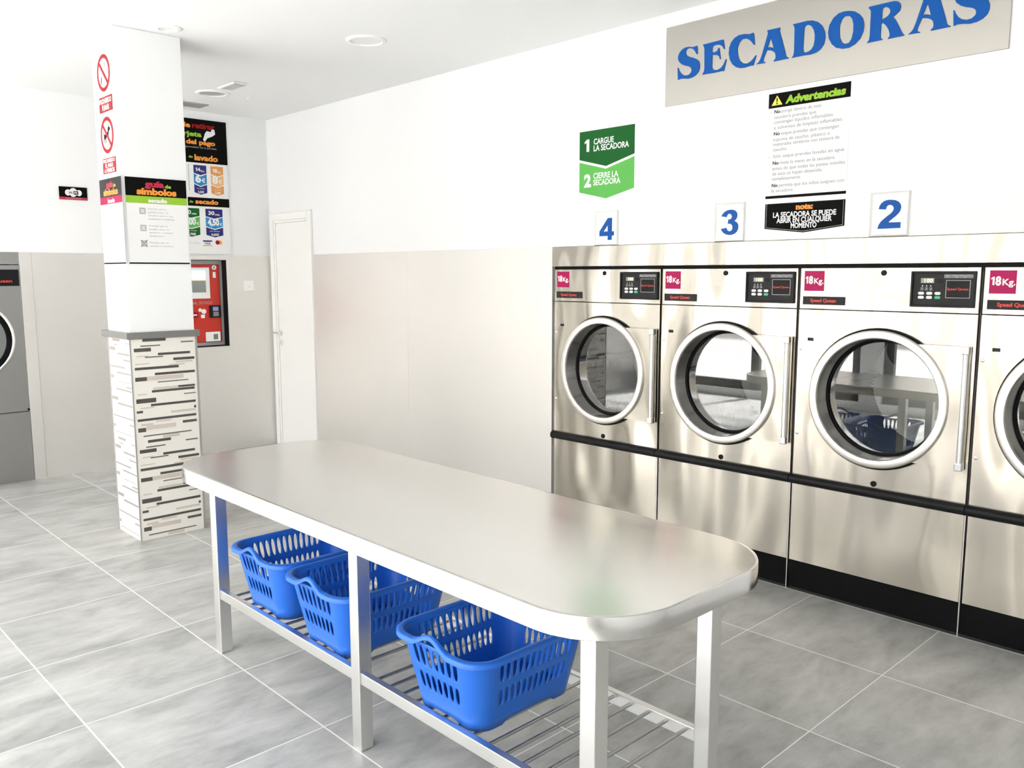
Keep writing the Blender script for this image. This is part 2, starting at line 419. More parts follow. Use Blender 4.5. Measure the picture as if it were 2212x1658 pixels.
struct(build('trim_6', bm, M_PANEL, M=P_left(1.809, 0)), 'narrow steel strip beside the grey washer')
bm = bmesh.new(); box(bm, (YF, 0, -.006), (1.093, 1.742, 0)); box(bm, (1.094, 1.652, -.006), (1.808, 1.742, 0))
struct(build('trim_7', bm, M_GREYM, M=P_left(0, 0)), 'grey steel panel around the washer')

# ------------------------------------------------------------------ door
dr = struct(empty('door_1', P_back(-7.195, 0)), 'plain white door in the corner')
bm = bmesh.new()
for (a, b) in (((0, 0, 0), (.06, 2.115, .022)), ((.650, 0, 0), (.712, 2.115, .022)), ((.060, 2.052, 0), (.650, 2.115, .022))): box(bm, a, b, .004)
for (a, b) in (((.06, 0, 0), (.085, 2.052, .012)), ((.085, 2.03, 0), (.650, 2.052, .0118))): box(bm, a, b, .002)
build('door_frame', bm, M_PLASTW, dr)
bm = bmesh.new(); box(bm, (.089, .008, 0), (.648, 2.028, .008), .002); leaf = build('door_leaf', bm, M_PLASTW, dr)
bm = bmesh.new(); lathe(bm, [(.0, .0), (.025, 0), (.025, .008), (.011, .010), (.011, .042), (0, .042)], (.137, 1.045, .008), 24, 'Z'); cyl(bm, .009, (.142, 1.045, .045), (.020, 1.045, .048), 12)
build('door_handle', bm, M_CHROME, leaf, smooth=True, recalc=True)
bm = bmesh.new(); lathe(bm, [(0, 0), (.024, 0), (.024, .006), (.010, .008), (0, .008)], (.137, .955, .008), 24, 'Z'); build('keyhole_plate', bm, M_CHROME, leaf, smooth=True, recalc=True)

# ------------------------------------------------------------------ pillar
pil = struct(empty('pillar', Matrix.Translation(((PX0+PX1)/2, (PY0+PY1)/2, 0))), 'square white pillar with a mosaic tiled base')
PM = Matrix.Translation((-(PX0+PX1)/2, -(PY0+PY1)/2, 0))
bm = bmesh.new(); box(bm, (PX0+.002, PY0+.002, 1.24), (PX1-.002, PY1-.002, H), .004); build('plaster_shaft', bm, M_WALL, pil, M=PM)
bm = bmesh.new(); box(bm, (PX0-.055, PY0-.02, 1.204), (PX1+.012, PY1+.026, 1.243), .003); build('ledge', bm, M_LEDGE, pil, M=PM)
bm = bmesh.new(); box(bm, (PX0, PY0, 0), (PX1, PY1, 1.204))
S1 = [(71,207,1195,16,0),(297,373,1175,8,1),(58,173,1162,7,1),(20,118,1139,21,0),(157,351,1110,14,0),(81,187,1095,7,1),(247,376,1075,15,0),(19,277,1030,15,0),(133,374,993,14,0),(18,85,968,23,0),(148,332,944,6,1),(268,371,908,12,0),(110,368,891,14,0),(302,374,860,6,1),(17,132,839,26,0),(100,371,810,14,0),(359,372,775,15,0),(16,52,775,14,0),(19,370,726,14,0),(285,372,690,15,0),(19,64,667,24,0),(47,336,629,7,1),(85,303,969,24,2),(119,265,907,12,2),(216,366,758,12,2),(67,243,677,24,2),(161,261,615,17,2),(21,104,1057,6,2),(39,107,697,12,2),(219,314,1042,8,2),(261,363,1057,10,2),(34,101,1102,6,2),(27,78,878,7,2),(39,118,796,7,2),(126,219,710,8,2)]
S2 = [(69,189,1191,15,3),(12,103,1137,20,3),(146,327,1111,12,3),(233,345,1076,10,3),(10,253,1030,10,3),(117,340,996,10,3),(10,57,966,20,3),(131,310,943,4,3),(254,341,916,10,3),(91,343,895,10,3),(10,105,835,20,3),(102,343,807,13,3),(10,343,728,8,3),(9,36,665,18,3),(268,341,692,10,3),(29,316,629,4,3),(80,152,1162,6,3),(283,343,1177,6,3)]
for (l, r, z, h, k) in S1:
    for dz in (0, -600):
        zz = (z+dz)/1000.
        box(bm, (PX1-.004, PY0+l/1000., zz-h/2000.), (PX1+.0012, PY0+r/1000., zz+h/2000.), 0, k+1)
for (l, r, z, h, k) in S2:
    for dz in (0, -600):
        zz = (z+dz)/1000.
        box(bm, (PX0+l/1000., PY0-.0012, zz-h/2000.), (PX0+r/1000., PY0+.004, zz+h/2000.), 0, k+1)
build('mosaic_cladding', bm, [M_CREAM, M_DARKT, M_MID, M_BEIGE, M_LITTILE], pil, M=PM)
bm = bmesh.new()
for (x, y) in ((PX1, PY0), (PX1, PY1), (PX0, PY0)): box(bm, (x-.004, y-.004, 0), (x+.003, y+.003, 1.2035) if (x, y) != (PX1, PY1) else (x+.003, y+.010, 1.2035), .001)
build('corner_trim', bm, M_TRIM, pil, M=PM)

# ================================================================== folding table
TZ = .81
tb = empty('folding_table', Matrix.Translation((-2.305, 1.75, 0)), 'long brushed steel folding table with rounded corners over blue baskets', 'table')
TM = Matrix.Translation((2.305, -1.75, 0))
def rrect(x0, y0, x1, y1, r, n=14):
    o = []
    for cx, cy, s in ((x1-r, y1-r, 0), (x0+r, y1-r, 1), (x0+r, y0+r, 2), (x1-r, y0+r, 3)):
        for i in range(n+1):
            a = PI/2*(s+i/n); o.append((cx+r*math.cos(a), cy+r*math.sin(a)))
    return o
bm = bmesh.new()
prof = [(-.006, TZ), (-.0015, TZ-.0015), (0, TZ-.006), (0, TZ-.056), (-.002, TZ-.058), (-.02, TZ-.058), (-.02, TZ-.045)]
base = (-3.505, 1.357, -1.112, 2.145, .235)
prof.insert(0, (-.012, TZ))
loops = [[bm.verts.new((p[0], p[1], z)) for p in rrect(base[0]-o, base[1]-o, base[2]+o, base[3]+o, base[4]+o)] for o, z in prof]
for A, Bn in zip(loops, loops[1:]):
    n = len(A)
    for i in range(n): bm.faces.new((A[i], Bn[i], Bn[(i+1) % n], A[(i+1) % n]))
bm.faces.new(loops[0]); bm.faces.new(list(reversed(loops[-1])))
build('tabletop', bm, M_TABLE, tb, smooth=True, M=TM, recalc=True, angle=20)
LEGX = (-3.345, -2.312, -1.300)
for x in LEGX:
    for y in (1.477, 1.975):
        bm = bmesh.new(); box(bm, (x, y, .0005), (x+.05, y+.05, TZ-.046), .003); lg = build('leg', bm, M_LEG, tb, M=TM)
for xa, xb in ((LEGX[0]+.05, LEGX[1]), (LEGX[1]+.05, LEGX[2])):
    for y in (1.483, 1.981):
        bm = bmesh.new(); box(bm, (xa-.002, y, .236), (xb+.002, y+.024, .276), .002); build('shelf_rail', bm, M_LEG, tb, M=TM)
x = -1.333
while x > LEGX[0]+.055:
    if not any(l-.006 < x < l+.056 for l in LEGX):
        bm = bmesh.new(); cyl(bm, .0055, (x, 1.500, .262), (x, 1.985, .262), 12); build('shelf_rod', bm, M_ROD, tb, smooth=True, M=TM)
    x -= .0676

# ================================================================== laundry baskets
def basket():
    root = empty('laundry_basket', Matrix.Identity(4))
    HB = .238
    def sect(k):                       # k: 0 bottom .. 1 top -> half sizes and corner radius
        return .148+.046*k, .202+.046*k, .060+.014*k
    nc = 8
    cols = []                          # each column boundary: (side, t) parameter along the perimeter
    NF, NS = 7, 12
    def per(k, s):                     # s in [0, 4): side index + fraction (fractions < .5 are straight part mapping)
        hx, hy, r = sect(k)
        side = int(s) % 4; f = s-int(s)
        fl = .8                        # straight part of each side takes 80 % of its parameter range, corner the rest
        ends = [((-hx+r, -hy), (hx-r, -hy)), ((hx, -hy+r), (hx, hy-r)), ((hx-r, hy), (-hx+r, hy)), ((-hx, hy-r), (-hx, -hy+r))][side]
        if f <= fl:
            a, b = ends; q = f/fl
            return Vector((a[0]+(b[0]-a[0])*q, a[1]+(b[1]-a[1])*q, 0))
        cx, cy = [(hx-r, -hy+r), (hx-r, hy-r), (-hx+r, hy-r), (-hx+r, -hy+r)][side]
        a = PI/2*((f-fl)/(1-fl)) - PI/2 + side*PI/2
        return Vector((cx+r*math.cos(a), cy+r*math.sin(a), 0))
    def foot(s):                       # lower edge: feet at the corners, raised between them
        f = s-int(s)
        d = min(abs(f-.9), abs(f+.1))  # distance from corner centres
        t = min(max((d-.20)/.06, 0), 1); t = t*t*(3-2*t)
        return .014*t
    S = []
    for side in range(4):
        n = NF if side in (0, 2) else NS
        m0, m1 = (.03, .77)
        S.append(side+0.0)
        for i in range(n+1): S.append(side+m0+(m1-m0)*i/n)
        for i in range(nc): S.append(side+.8+.2*i/nc)
    S = sorted(set(round(v, 6) for v in S))
    rows = [None, .032, .072, .132, .150, .224, .232]
    bm = bmesh.new()
    def pt(s, z):
        zz = foot(s) if z is None else z
        p = per(min(zz/HB, 1), s); p.z = zz; return p
    grid = {}
    def gv(i, j):
        i %= len(S)
        if (i, j) not in grid: grid[(i, j)] = bm.verts.new(pt(S[i], rows[j]))
        return grid[(i, j)]
    for i in range(len(S)):
        s0 = S[i]; s1 = S[(i+1) % len(S)] if i+1 < len(S) else 4.0
        f0 = s0-int(s0); hole_col = .02 < f0 < .765 and (s1-int(s1)) < .775 and s1-s0 > .02
        for j in range(len(rows)-1):
            c = [gv(i, j), gv(i+1, j), gv(i+1, j+1), gv(i, j+1)]
            if hole_col and j in (2, 4):
                n = 20; ring = []
                for q in range(n):
                    a = 2*PI*q/n
                    ring.append(bm.verts.new(pt((s0+s1)/2+(s1-s0)*.31*math.cos(a), (rows[j]+rows[j+1])/2+(rows[j+1]-rows[j])*.46*math.sin(a))))
                q4 = n//4
                # ring index 0 = right, q4 = top, 2*q4 = left, 3*q4 = bottom
                corner = {0: c[2], 1: c[3], 2: c[0], 3: c[1]}      # quadrant corners: top right, top left, bottom left, bottom right
                for qd in range(4):
                    for q in range(q4):
                        a, b = ring[qd*q4+q], ring[(qd*q4+q+1) % n]
                        bm.faces.new((a, corner[qd], b))
                    e = ring[(qd+1)*q4 % n]
                    bm.faces.new((e, corner[qd], corner[(qd+1) % 4]))
            else:
                bm.faces.new(c)
    # floor
    inner = [bm.verts.new(pt(s, .016)*Vector((1, 1, 1)) if False else Vector((pt(s, .016).x*.985, pt(s, .016).y*.985, .016))) for s in S]
    bm.faces.new(inner)
    bmesh.ops.recalc_face_normals(bm, faces=bm.faces[:])
    body = build('basket_body', bm, M_BASKET, root, smooth=True, angle=40)
    md = body.modifiers.new('thickness', 'SOLIDIFY'); md.thickness = .0028; md.offset = -1
    # rim: rolled flange swept round the top, arched up over a slot at both short ends
    bm = bmesh.new()
    SS = []
    for side in range(4):
        SS += [side+.8*i/24 for i in range(24)] + [side+.8+.2*i/10 for i in range(10)]
    prof = [(-.003, -.008), (-.003, .001), (.001, .005), (.014, .004), (.019, .000), (.020, -.012), (.0175, -.012), (.0165, -.002), (.001, -.001), (.000, -.008)]
    loops = []
    for s in SS:
        p = per(1, s); q = per(1, s+.001) - per(1, s-.001 if s > 0 else 3.999)
        nrm = Vector((q.y, -q.x, 0)).normalized()
        side = int(s); f = s-side
        bump = 0.0
        if side in (0, 2): bump = max(0, math.cos(min(abs(f-.4)/.30, 1)*PI)*.5+.5)
        loop = []
        for o, z in prof:
            oo = o*(1-.42*bump) if o > 0 else o
            zz = z if z > -.006 else z*(1-.25*bump)
            loop.append(bm.verts.new(p + nrm*(oo+.004*bump) + Vector((0, 0, HB-.001+zz+(.030*bump)))))
        loops.append(loop)
    for k in range(len(loops)):
        A, Bn = loops[k], loops[(k+1) % len(loops)]
        for i in range(len(prof)):
            j = (i+1) % len(prof); bm.faces.new((A[i], A[j], Bn[j], Bn[i]))
    build('rim', bm, M_BASKET, root, smooth=True, angle=50, recalc=True)
    return root
BG = 'blue laundry baskets on the table shelf'
b3 = basket()
BL = ['blue plastic laundry basket nearest the rounded table end, uncovered by any table leg in front',
      'middle blue laundry basket, partly behind the centre table leg', 'blue laundry basket beside the table leg nearest the pillar']
for i, (bx, by, rz) in enumerate(((-1.862, 1.716, .0), (-2.529, 1.714, .0), (-2.974, 1.722, .0))):
    o = b3 if i == 0 else copy_tree(b3)
    o.matrix_world = Matrix.Translation((bx, by, .2678)) @ Matrix.Rotation(rz, 4, 'Z'); tag(o, BL[i], 'laundry basket', BG)

# ================================================================== tumble dryers
def dryer():
    W = DW; C = (.4050, 0, 1.007)
    root = empty('tumble_dryer', Matrix.Identity(4))
    bm = bmesh.new(); t = .003
    box(bm, (t, .022, .0), (t+.012, .95, 1.604)); box(bm, (W-t-.012, .022, .0), (W-t, .95, 1.604)); box(bm, (t, .022, 1.592), (W-t, .95, 1.604)); box(bm, (t, .93, 0), (W-t, .95, 1.604))
    box(bm, (t+.012, .022, .545), (W-t-.012, .93, .56))
    build('cabinet', bm, M_DARKST, root)
    # front panel with a round opening
    bm = bmesh.new(); n = 72; R = .302; x0, x1, z0, z1 = .007, W-.007, .592, 1.4065
    ang = sorted(set([2*PI*i/n for i in range(n)] + [math.atan2(zc-C[2], xc-C[0]) % (2*PI) for xc in (x0, x1) for zc in (z0, z1)]))
    ci, co, cb = [], [], []
    for a in ang:
        dx, dz = math.cos(a), math.sin(a); s = 1e9
        if abs(dx) > 1e-9: s = min(s, ((x1 if dx > 0 else x0)-C[0])/dx)
        if abs(dz) > 1e-9: s = min(s, ((z1 if dz > 0 else z0)-C[2])/dz)
        ci.append(bm.verts.new((C[0]+R*dx, 0, C[2]+R*dz))); co.append(bm.verts.new((C[0]+s*dx, 0, C[2]+s*dz))); cb.append(bm.verts.new((C[0]+s*dx, .02, C[2]+s*dz)))
    di = [bm.verts.new((v.co.x, .02, v.co.z)) for v in ci]
    for i in range(len(ang)):
        j = (i+1) % len(ang)
        bm.faces.new((ci[i], ci[j], co[j], co[i])); bm.faces.new((co[i], co[j], cb[j], cb[i])); bm.faces.new((ci[j], ci[i], di[i], di[j]))
    fp = build('front_panel', bm, M_STEEL, root, recalc=True)
    bm = bmesh.new(); box(bm, (.007, 0, 1.4105), (W-.007, .02, 1.6045), .0015, 0, 1); fa = build('upper_fascia', bm, M_STEEL, root)
    bm = bmesh.new(); box(bm, (.006, 0, .152), (W-.007, .02, .549), .0015, 0, 1); build('lower_panel', bm, M_STEEL, root)
    bm = bmesh.new(); box(bm, (.003, .008, .012), (W-.003, .03, .152)); kp = build('kick_plate', bm, M_BLACK, root)
    bm = bmesh.new(); box(bm, (.001, .002, 0), (W-.001, .03, .0115), .002); build('toe_strip', bm, M_CHAR, kp)
    bm = bmesh.new(); box(bm, (W-.006, -.002, .0), (W-.0005, .02, .545), .001); build('joint_strip', bm, M_LEG, root)
    bm = bmesh.new(); pr = [(.0, .594), (-.012, .5935), (-.024, .588), (-.031, .577), (-.031, .563), (-.026, .553), (-.014, .547), (.0, .546)]
    vs = [[bm.verts.new((x, y, z)) for y, z in pr] for x in (.0015, W-.0015)]
    for i in range(len(pr)): bm.faces.new((vs[0][i], vs[0][(i+1) % len(pr)], vs[1][(i+1) % len(pr)], vs[1][i]))
    bm.faces.new(list(reversed(vs[0]))); bm.faces.new(vs[1])
    build('bumper_rail', bm, M_BLKPL, root, smooth=True, recalc=True)
    # local planes on the front: u = x, v = z, w = out
    F = Matrix(((1,0,0,0),(0,0,-1,0),(0,1,0,0),(0,0,0,1)))
    bm = bmesh.new(); rect(bm, .027, 1.496, .127, 1.591, 0, th=.0008); st = build('weight_sticker', bm, M_MAGENTA, root, M=F); st['label'] = 'magenta weight sticker'
    lettering(st, [('18', .033, 1.531, .038, .034, .045), ('Kg.', .076, 1.531, .048, .025, .025)], M_WHITE, .0014)
    bm = bmesh.new(); box(bm, (.024, 1.431, 0), (.233, 1.470, .003), .001); npl = build('name_plate', bm, M_CHAR, root, M=F)
    lettering(npl, [('Speed Queen', .062, 1.444, .128, .0150, .03)], M_REDTXT, .0036)
    for nm, (x, z, r) in (('panel_lock', (.406, 1.581, .0125)), ('panel_lock', (.410, .612, .0135))):
        bm = bmesh.new(); lathe(bm, [(0, 0), (r, 0), (r, .004), (r*.8, .006), (r*.3, .006), (r*.25, .003), (0, .003)], (x, z, 0), 20, 'Z'); build(nm, bm, M_BLKPL, root, M=F, smooth=True, recalc=True)
    bm = bmesh.new(); box(bm, (.056, 1.257, 0), (.086, 1.272, .001)); build('rating_label', bm, M_CHAR, root, M=F)
    for z in (1.217, .801):
        bm = bmesh.new(); lathe(bm, [(0, 0), (.008, 0), (.0075, .003), (.004, .005), (0, .005)], (.022, z, 0), 14, 'Z'); build('screw', bm, M_CHROME, root, M=F, smooth=True, recalc=True)
    # control panel
    a0, b0, a1, b1 = .529, 1.434, .793, 1.588; wd, ht = a1-a0, b1-b0
    bm = bmesh.new(); fr = .008
    box(bm, (a0, b0, 0), (a0+fr, b1, .012), .002); box(bm, (a1-fr, b0, 0), (a1, b1, .012), .002); box(bm, (a0, b0, 0), (a1, b0+fr, .012), .002); box(bm, (a0, b1-fr, 0), (a1, b1, .012), .002)
    rect(bm, a0+.004, b0+.004, a1-.004, b1-.004, .002)
    cp = build('control_panel', bm, M_CHAR, root, M=F)
    ux = lambda f: a0+wd*f
    vz = lambda f: b1-ht*f
    k = .0026
    bm = bmesh.new(); rect(bm, ux(.15), vz(.33), ux(.36), vz(.19), k); dsp = build('display', bm, M_LCD, cp); lettering(dsp, [('100', ux(.21), vz(.305), .034, .0145)], M_LCDTXT, k+.0005, 'digits')
    bm = bmesh.new(); rect(bm, ux(.40), vz(.33), ux(.49), vz(.21), k); build('sensor_window', bm, M_BLKPL, cp)
    for q in range(3):
        bm = bmesh.new(); disc(bm, .0028, (ux(.18+.065*q), vz(.41), k), 'Z', 12); build('indicator_light', bm, M_WHITE, cp)
    bm = bmesh.new()
    for q in range(3):
        for r_ in range(3): rect(bm, ux(.15+.07*q), vz(.47+.03*r_), ux(.198+.07*q), vz(.455+.03*r_), k)
    build('indicator_text', bm, M_LGREYPR, cp)
    for r_ in range(2):
        for q in range(3):
            bx, bz = ux(.165+.13*q), vz(.615+.115*r_); hw, hh = .0125, .0062
            bm = bmesh.new(); pts = [(bx+hw-hh+hh*math.cos(t_), bz+hh*math.sin(t_)) for t_ in [-PI/2+PI*i/8 for i in range(9)]] + [(bx-hw+hh+hh*math.cos(t_), bz+hh*math.sin(t_)) for t_ in [PI/2+PI*i/8 for i in range(9)]]
            prism(bm, [pts], k, k+.002); o = build('keypad_button', bm, M_GREENB if (r_, q) == (1, 2) else M_PLASTW, cp)
            if (r_, q) == (1, 2): o['label'] = 'green start button'
    bm = bmesh.new(); rect(bm, ux(.51), vz(.19), ux(.95), vz(.085), k); ib = build('instruction_strip', bm, M_GREYPR, cp)
    bm = bmesh.new()
    for q in range(4): rect(bm, ux(.53+.105*q), vz(.125), ux(.60+.105*q), vz(.108), k+.0004)
    for q in range(3): rect(bm, ux(.55+.13*q), vz(.17), ux(.585+.13*q), vz(.15), k+.0004)
    for q in (.715, .83): disc(bm, .0028, (ux(q), vz(.15), k+.0004), 'Z', 10)
    build('instruction_marks', bm, M_LGREYPR, ib)
    bm = bmesh.new(); rect(bm, ux(.545), vz(.74), ux(.915), vz(.245), k); rect(bm, ux(.555), vz(.723), ux(.905), vz(.262), k+.0003, 1); lb = build('logo_window', bm, [M_LGREYPR, M_BLKPL], cp)
    lettering(lb, [('Speed Queen', ux(.565), vz(.52), .086, .0095, .02)], M_REDTXT, k+.0008)
    # door
    bm = bmesh.new(); hz_ = .264; r0 = .298; am = math.asin(hz_/r0)
    pts = [(C[0]+r0*math.cos(a), C[2]+r0*math.sin(a)) for a in [-am+2*am*i/20 for i in range(21)]]
    prism(bm, [[(.795, C[2]-hz_)] + [(.795, C[2]+hz_)] + list(reversed(pts))], .006, .021)
    door = build('door', bm, M_STEEL, root, M=F)
    bm = bmesh.new(); lathe(bm, [(.308, .008), (.315, .012), (.317, .020), (.3165, .029), (.313, .0335), (.309, .035), (.286, .035), (.281, .0335), (.278, .029), (.277, .022), (.290, .010)], (C[0], C[2], 0), 96, 'Z', closed=True)
    build('door_ring', bm, M_RING, door, smooth=True, recalc=True)
    bm = bmesh.new(); lathe(bm, [(.2775, .023), (.267, -.062), (.267, -.068), (.290, -.068), (.290, .010)], (C[0], C[2], 0), 96, 'Z', closed=True); build('recess_cone', bm, M_CONE, door, smooth=True, recalc=True)
    bm = bmesh.new(); lathe(bm, [(.300, 0.0), (.326, 0.0), (.326, .009), (.300, .012)], (C[0], C[2], 0), 72, 'Z', closed=True)
    build('outer_seal', bm, M_BLACK, door, smooth=True, recalc=True)
    bm = bmesh.new(); lathe(bm, [(.270, -.060), (.266, -.057), (.261, -.059), (.258, -.065), (.259, -.078), (.270, -.078)], (C[0], C[2], 0), 72, 'Z', closed=True)
    build('glass_gasket', bm, M_BLACK, door, smooth=True, recalc=True)
    bm = bmesh.new(); disc(bm, .262, (C[0], C[2], -.068), 'Z', 72); build('glass', bm, M_GLASS, door)
    bm = bmesh.new(); cyl(bm, .0125, (.781, C[2]-.236, .030), (.781, C[2]+.236, .030), 20); box(bm, (.766, C[2]-.232, .018), (.772, C[2]+.232, .026))
    build('hinge_tube', bm, M_CHROME, door, smooth=True)
    for s in (-1, 1):
        bm = bmesh.new(); z = C[2]+s*.250; box(bm, (.765, z-.017, .010), (.7965, z+.017, .045), .004); build('hinge_cap', bm, M_CHROME, door)
    # drum
    bm = bmesh.new(); cc = (C[0], 0, C[2])
    lathe(bm, [(.286, .082), (.335, .105), (.335, .70), (.325, .715)], cc, 72, 'Y', uv=True)
    dm = build('drum', bm, M_PERF, root, smooth=True)
    bm = bmesh.new(); lathe(bm, [(.326, .714), (.20, .722), (.05, .722), (.045, .705), (0, .705)], cc, 56, 'Y'); bk = build('drum_back', bm, M_DRUMBACK, dm, smooth=True)
    bm = bmesh.new()
    for s in (-1, 1): lathe(bm, [(.0, -.004), (.075, -.004), (.09, -.010), (.095, -.002), (.095, .004)], (C[0]+s*.165, .714, C[2]+.17), 32, 'Y')
    build('air_vent', bm, M_BLACK, dm, smooth=True)
    for q in range(4):
        a = q*PI/2+.1
        bm = bmesh.new(); box(bm, (-.018, .11, .296), (.018, .70, .334), .01); build('drum_vane', bm, M_PERF, dm, M=Matrix.Translation((C[0], 0, C[2])) @ Matrix.Rotation(a, 4, 'Y'))
    return root
d4 = dryer()
DL = ['steel tumble dryer under the number 4, leftmost of the row beside the plain steel panels',
      'steel tumble dryer under the number 3', 'steel tumble dryer under the number 2, with a wide round glass door',
      'rightmost steel tumble dryer, cut off by the right edge of the picture']
for i, x in enumerate(DX):
    o = d4 if i == 0 else copy_tree(d4)
    o.matrix_world = Matrix.Translation((x, D, 0)); tag(o, DL[i], 'tumble dryer', 'row of tumble dryers')

# ================================================================== signs on the dryer wall
def board(name, label, cat, M, W, Hh, th, m, group=None, bev=0.0):
    bm = bmesh.new(); box(bm, (0, 0, 0), (W, Hh, th), bev, 0, 1)
    return tag(build(name, bm, m, M=M), label, cat, group)
GLY = {'S':[[(83,127),(79,190),(84,188),(89,175),(100,159),(115,147),(134,141),(152,143),(165,153),(168,163),(163,176),(149,185),(127,192),(106,202),(89,217),(81,233),(82,248),(90,264),(106,278),(127,284),(150,283),(176,277),(194,280),(198,279),(202,237),(196,237),(187,252),(175,266),(158,275),(141,275),(131,267),(129,255),(135,243),(152,232),(175,224),(197,213),(211,200),(217,183),(217,165),(210,147),(194,133),(172,125),(146,123),(120,128),(98,130),(87,127)]],'E':[[(234,129),(244,145),(246,160),(243,257),(238,270),(232,278),(351,281),(355,277),(364,232),(358,234),(350,247),(337,257),(319,262),(301,262),(292,257),(290,249),(290,229),(307,228),(320,232),(326,244),(330,245),(341,188),(336,189),(332,203),(321,211),(291,217),(291,160),(294,148),(305,141),(323,138),(343,144),(358,158),(372,183),(376,181),(361,126),(354,128),(306,127)]],'C':[[(521,281),(525,277),(533,222),(525,224),(514,240),(499,253),(482,261),(461,261),(445,248),(437,226),(437,204),(443,178),(454,158),(474,144),(495,141),(513,148),(527,159),(539,172),(543,171),(528,124),(520,127),(500,125),(479,123),(454,125),(432,133),(410,151),(395,175),(387,206),(389,234),(399,258),(418,276),(443,285),(473,284),(502,278)]],'A':[[(543,128),(557,137),(565,148),(574,171),(601,260),(600,269),(597,275),(598,277),(665,277),(667,274),(663,267),(664,258),(696,161),(700,143),(707,133),(716,130),(715,126),(638,125),(637,130),(646,137),(647,149),(643,164),(632,174),(616,181),(599,184),(585,153),(581,139),(586,132),(593,130),(593,126)],[(601,195),(618,239),(634,190),(623,194),(611,197)]],'D':[[(730,126),(739,136),(742,153),(740,259),(736,270),(731,275),(733,278),(805,279),(831,275),(857,263),(878,242),(892,213),(895,185),(890,160),(874,139),(853,128),(827,124),(797,126)],[(790,252),(798,260),(809,260),(825,251),(837,232),(843,209),(843,185),(839,162),(829,147),(815,140),(800,138),(790,144),(787,158),(789,239)]],'O':[[(1005,281),(1030,273),(1051,257),(1067,236),(1074,210),(1072,179),(1059,151),(1037,132),(1009,121),(979,122),(949,132),(927,152),(912,179),(907,208),(912,238),(930,266),(954,281),(980,284)],[(995,261),(1008,257),(1019,242),(1025,219),(1026,188),(1019,158),(1008,143),(991,141),(976,151),(965,173),(961,201),(961,228),(971,252),(983,261)]],'R':[[(1091,126),(1100,139),(1102,158),(1102,258),(1097,268),(1091,273),(1092,279),(1201,280),(1219,275),(1229,264),(1232,251),(1229,235),(1212,221),(1201,214),(1213,199),(1226,175),(1238,151),(1246,136),(1253,131),(1252,127),(1183,126),(1183,131),(1189,134),(1190,145),(1184,165),(1171,186),(1157,199),(1150,195),(1150,145),(1152,135),(1159,131),(1159,127)],[(1152,213),(1153,254),(1157,261),(1167,263),(1179,257),(1187,247),(1187,234),(1177,223),(1166,218)]]}
sg = board('wall_sign', 'large brushed steel sign with raised blue letters reading SECADORAS', 'sign', P_back(-2.84, 2.466), 1.665, .406, .008, M_SIGN, bev=.001)
for ch, dx in (('S', 0), ('E', 0), ('C', 0), ('A', 0), ('D', 0), ('O', 0), ('R', 0), ('A', 725), ('S', 1369)):
    bm = bmesh.new(); prism(bm, [[((p[0]+dx)/1000., p[1]/1000.) for p in c] for c in GLY[ch]], .008, .0115); build('raised_letter', bm, M_BLUELET, sg)
# load and close steps
st = tag(empty('instruction_sign', P_back(-3.454, 2.011)), 'two-part green arrow sign telling customers to load and close the dryer', 'sign')
bm = bmesh.new(); prism(bm, [[(0, .234), (.204, .183), (.409, .234), (.409, .394), (0, .394)]], 0, .0015); st1 = build('upper_panel', bm, M_DGREEN, st); st1['label'] = 'dark green upper panel'
bm = bmesh.new(); prism(bm, [[(0, .046), (.206, 0), (.409, .046), (.409, .219), (.204, .168), (0, .219)]], 0, .0015); st2 = build('lower_panel', bm, M_LGREEN, st); st2['label'] = 'light green lower panel'
lettering(st1, [('1', .040, .276, .036, .070, .05), ('CARGUE', .110, .313, .150, .031, .025), ('LA SECADORA', .110, .275, .260, .031, .025)], M_WHITE, .0022)
lettering(st2, [('2', .038, .076, .054, .066, .05), ('CIERRE LA', .110, .118, .186, .031, .025), ('SECADORA', .110, .080, .202, .031, .025)], M_WHITE, .0022)
# warnings
wn = board('warning_notice', 'white notice of dryer warnings with a black header and yellow triangle', 'notice', P_back(-2.225, 1.94), .409, .502, .0015, M_WHITE)
bm = bmesh.new(); rect(bm, 0, .434, .409, .502, .0016, th=.0006); hd = build('header_band', bm, M_BLKPAPER, wn)
bm = bmesh.new(); rect(bm, 0, .003, .409, .016, .0016, th=.0006); build('footer_band', bm, M_BLKPAPER, wn)
bm = bmesh.new(); prism(bm, [[(.016, .446), (.073, .446), (.044, .492)]], .0022, .0026); tr = build('warning_triangle', bm, M_YELL, hd)
lettering(tr, [('!', .041, .451, .007, .028, .04)], M_BLKPAPER, .003)
lettering(hd, [('Advertencias', .087, .449, .300, .033, .055)], M_LIME, .0026, shear=.12)
TX = [('No ponga dentro de esta',.032,.408,.239),('secadora prendas que',.032,.382,.215),('contengan líquidos inflamables',.032,.359,.297),('o solventes de limpieza inflamables.',.032,.333,.346),('No seque prendas que contengan',.033,.304,.327),('espuma de caucho, plástico o',.032,.277,.287),('materiales similares con textura de',.032,.254,.334),('caucho.',.032,.229,.075),('Sólo seque prendas lavadas en agua.',.033,.197,.361),('No meta la mano en la secadora',.033,.165,.313),('antes de que todas las piezas móviles',.032,.139,.366),('de esta se hayan detenido',.032,.114,.254),('completamente.',.032,.090,.152),('No permita que los niños jueguen con',.032,.058,.365),('la secadora.',.032,.033,.116)]
its = []
def ext(t):
    V, F = text_polys(t); return max(p[0] for p in V)-min(p[0] for p in V)
bold_no = []
for t, u, v, wd in TX:
    if t.startswith('No '):
        wr = wd*ext(t[3:])/ext(t); its.append((t[3:], u+wd-wr, v, wr, .0155)); bold_no.append(('No', u, v, wd*ext('No')/ext(t)*1.08, .0155, .03))
    else: its.append((t, u, v, wd, .0155))
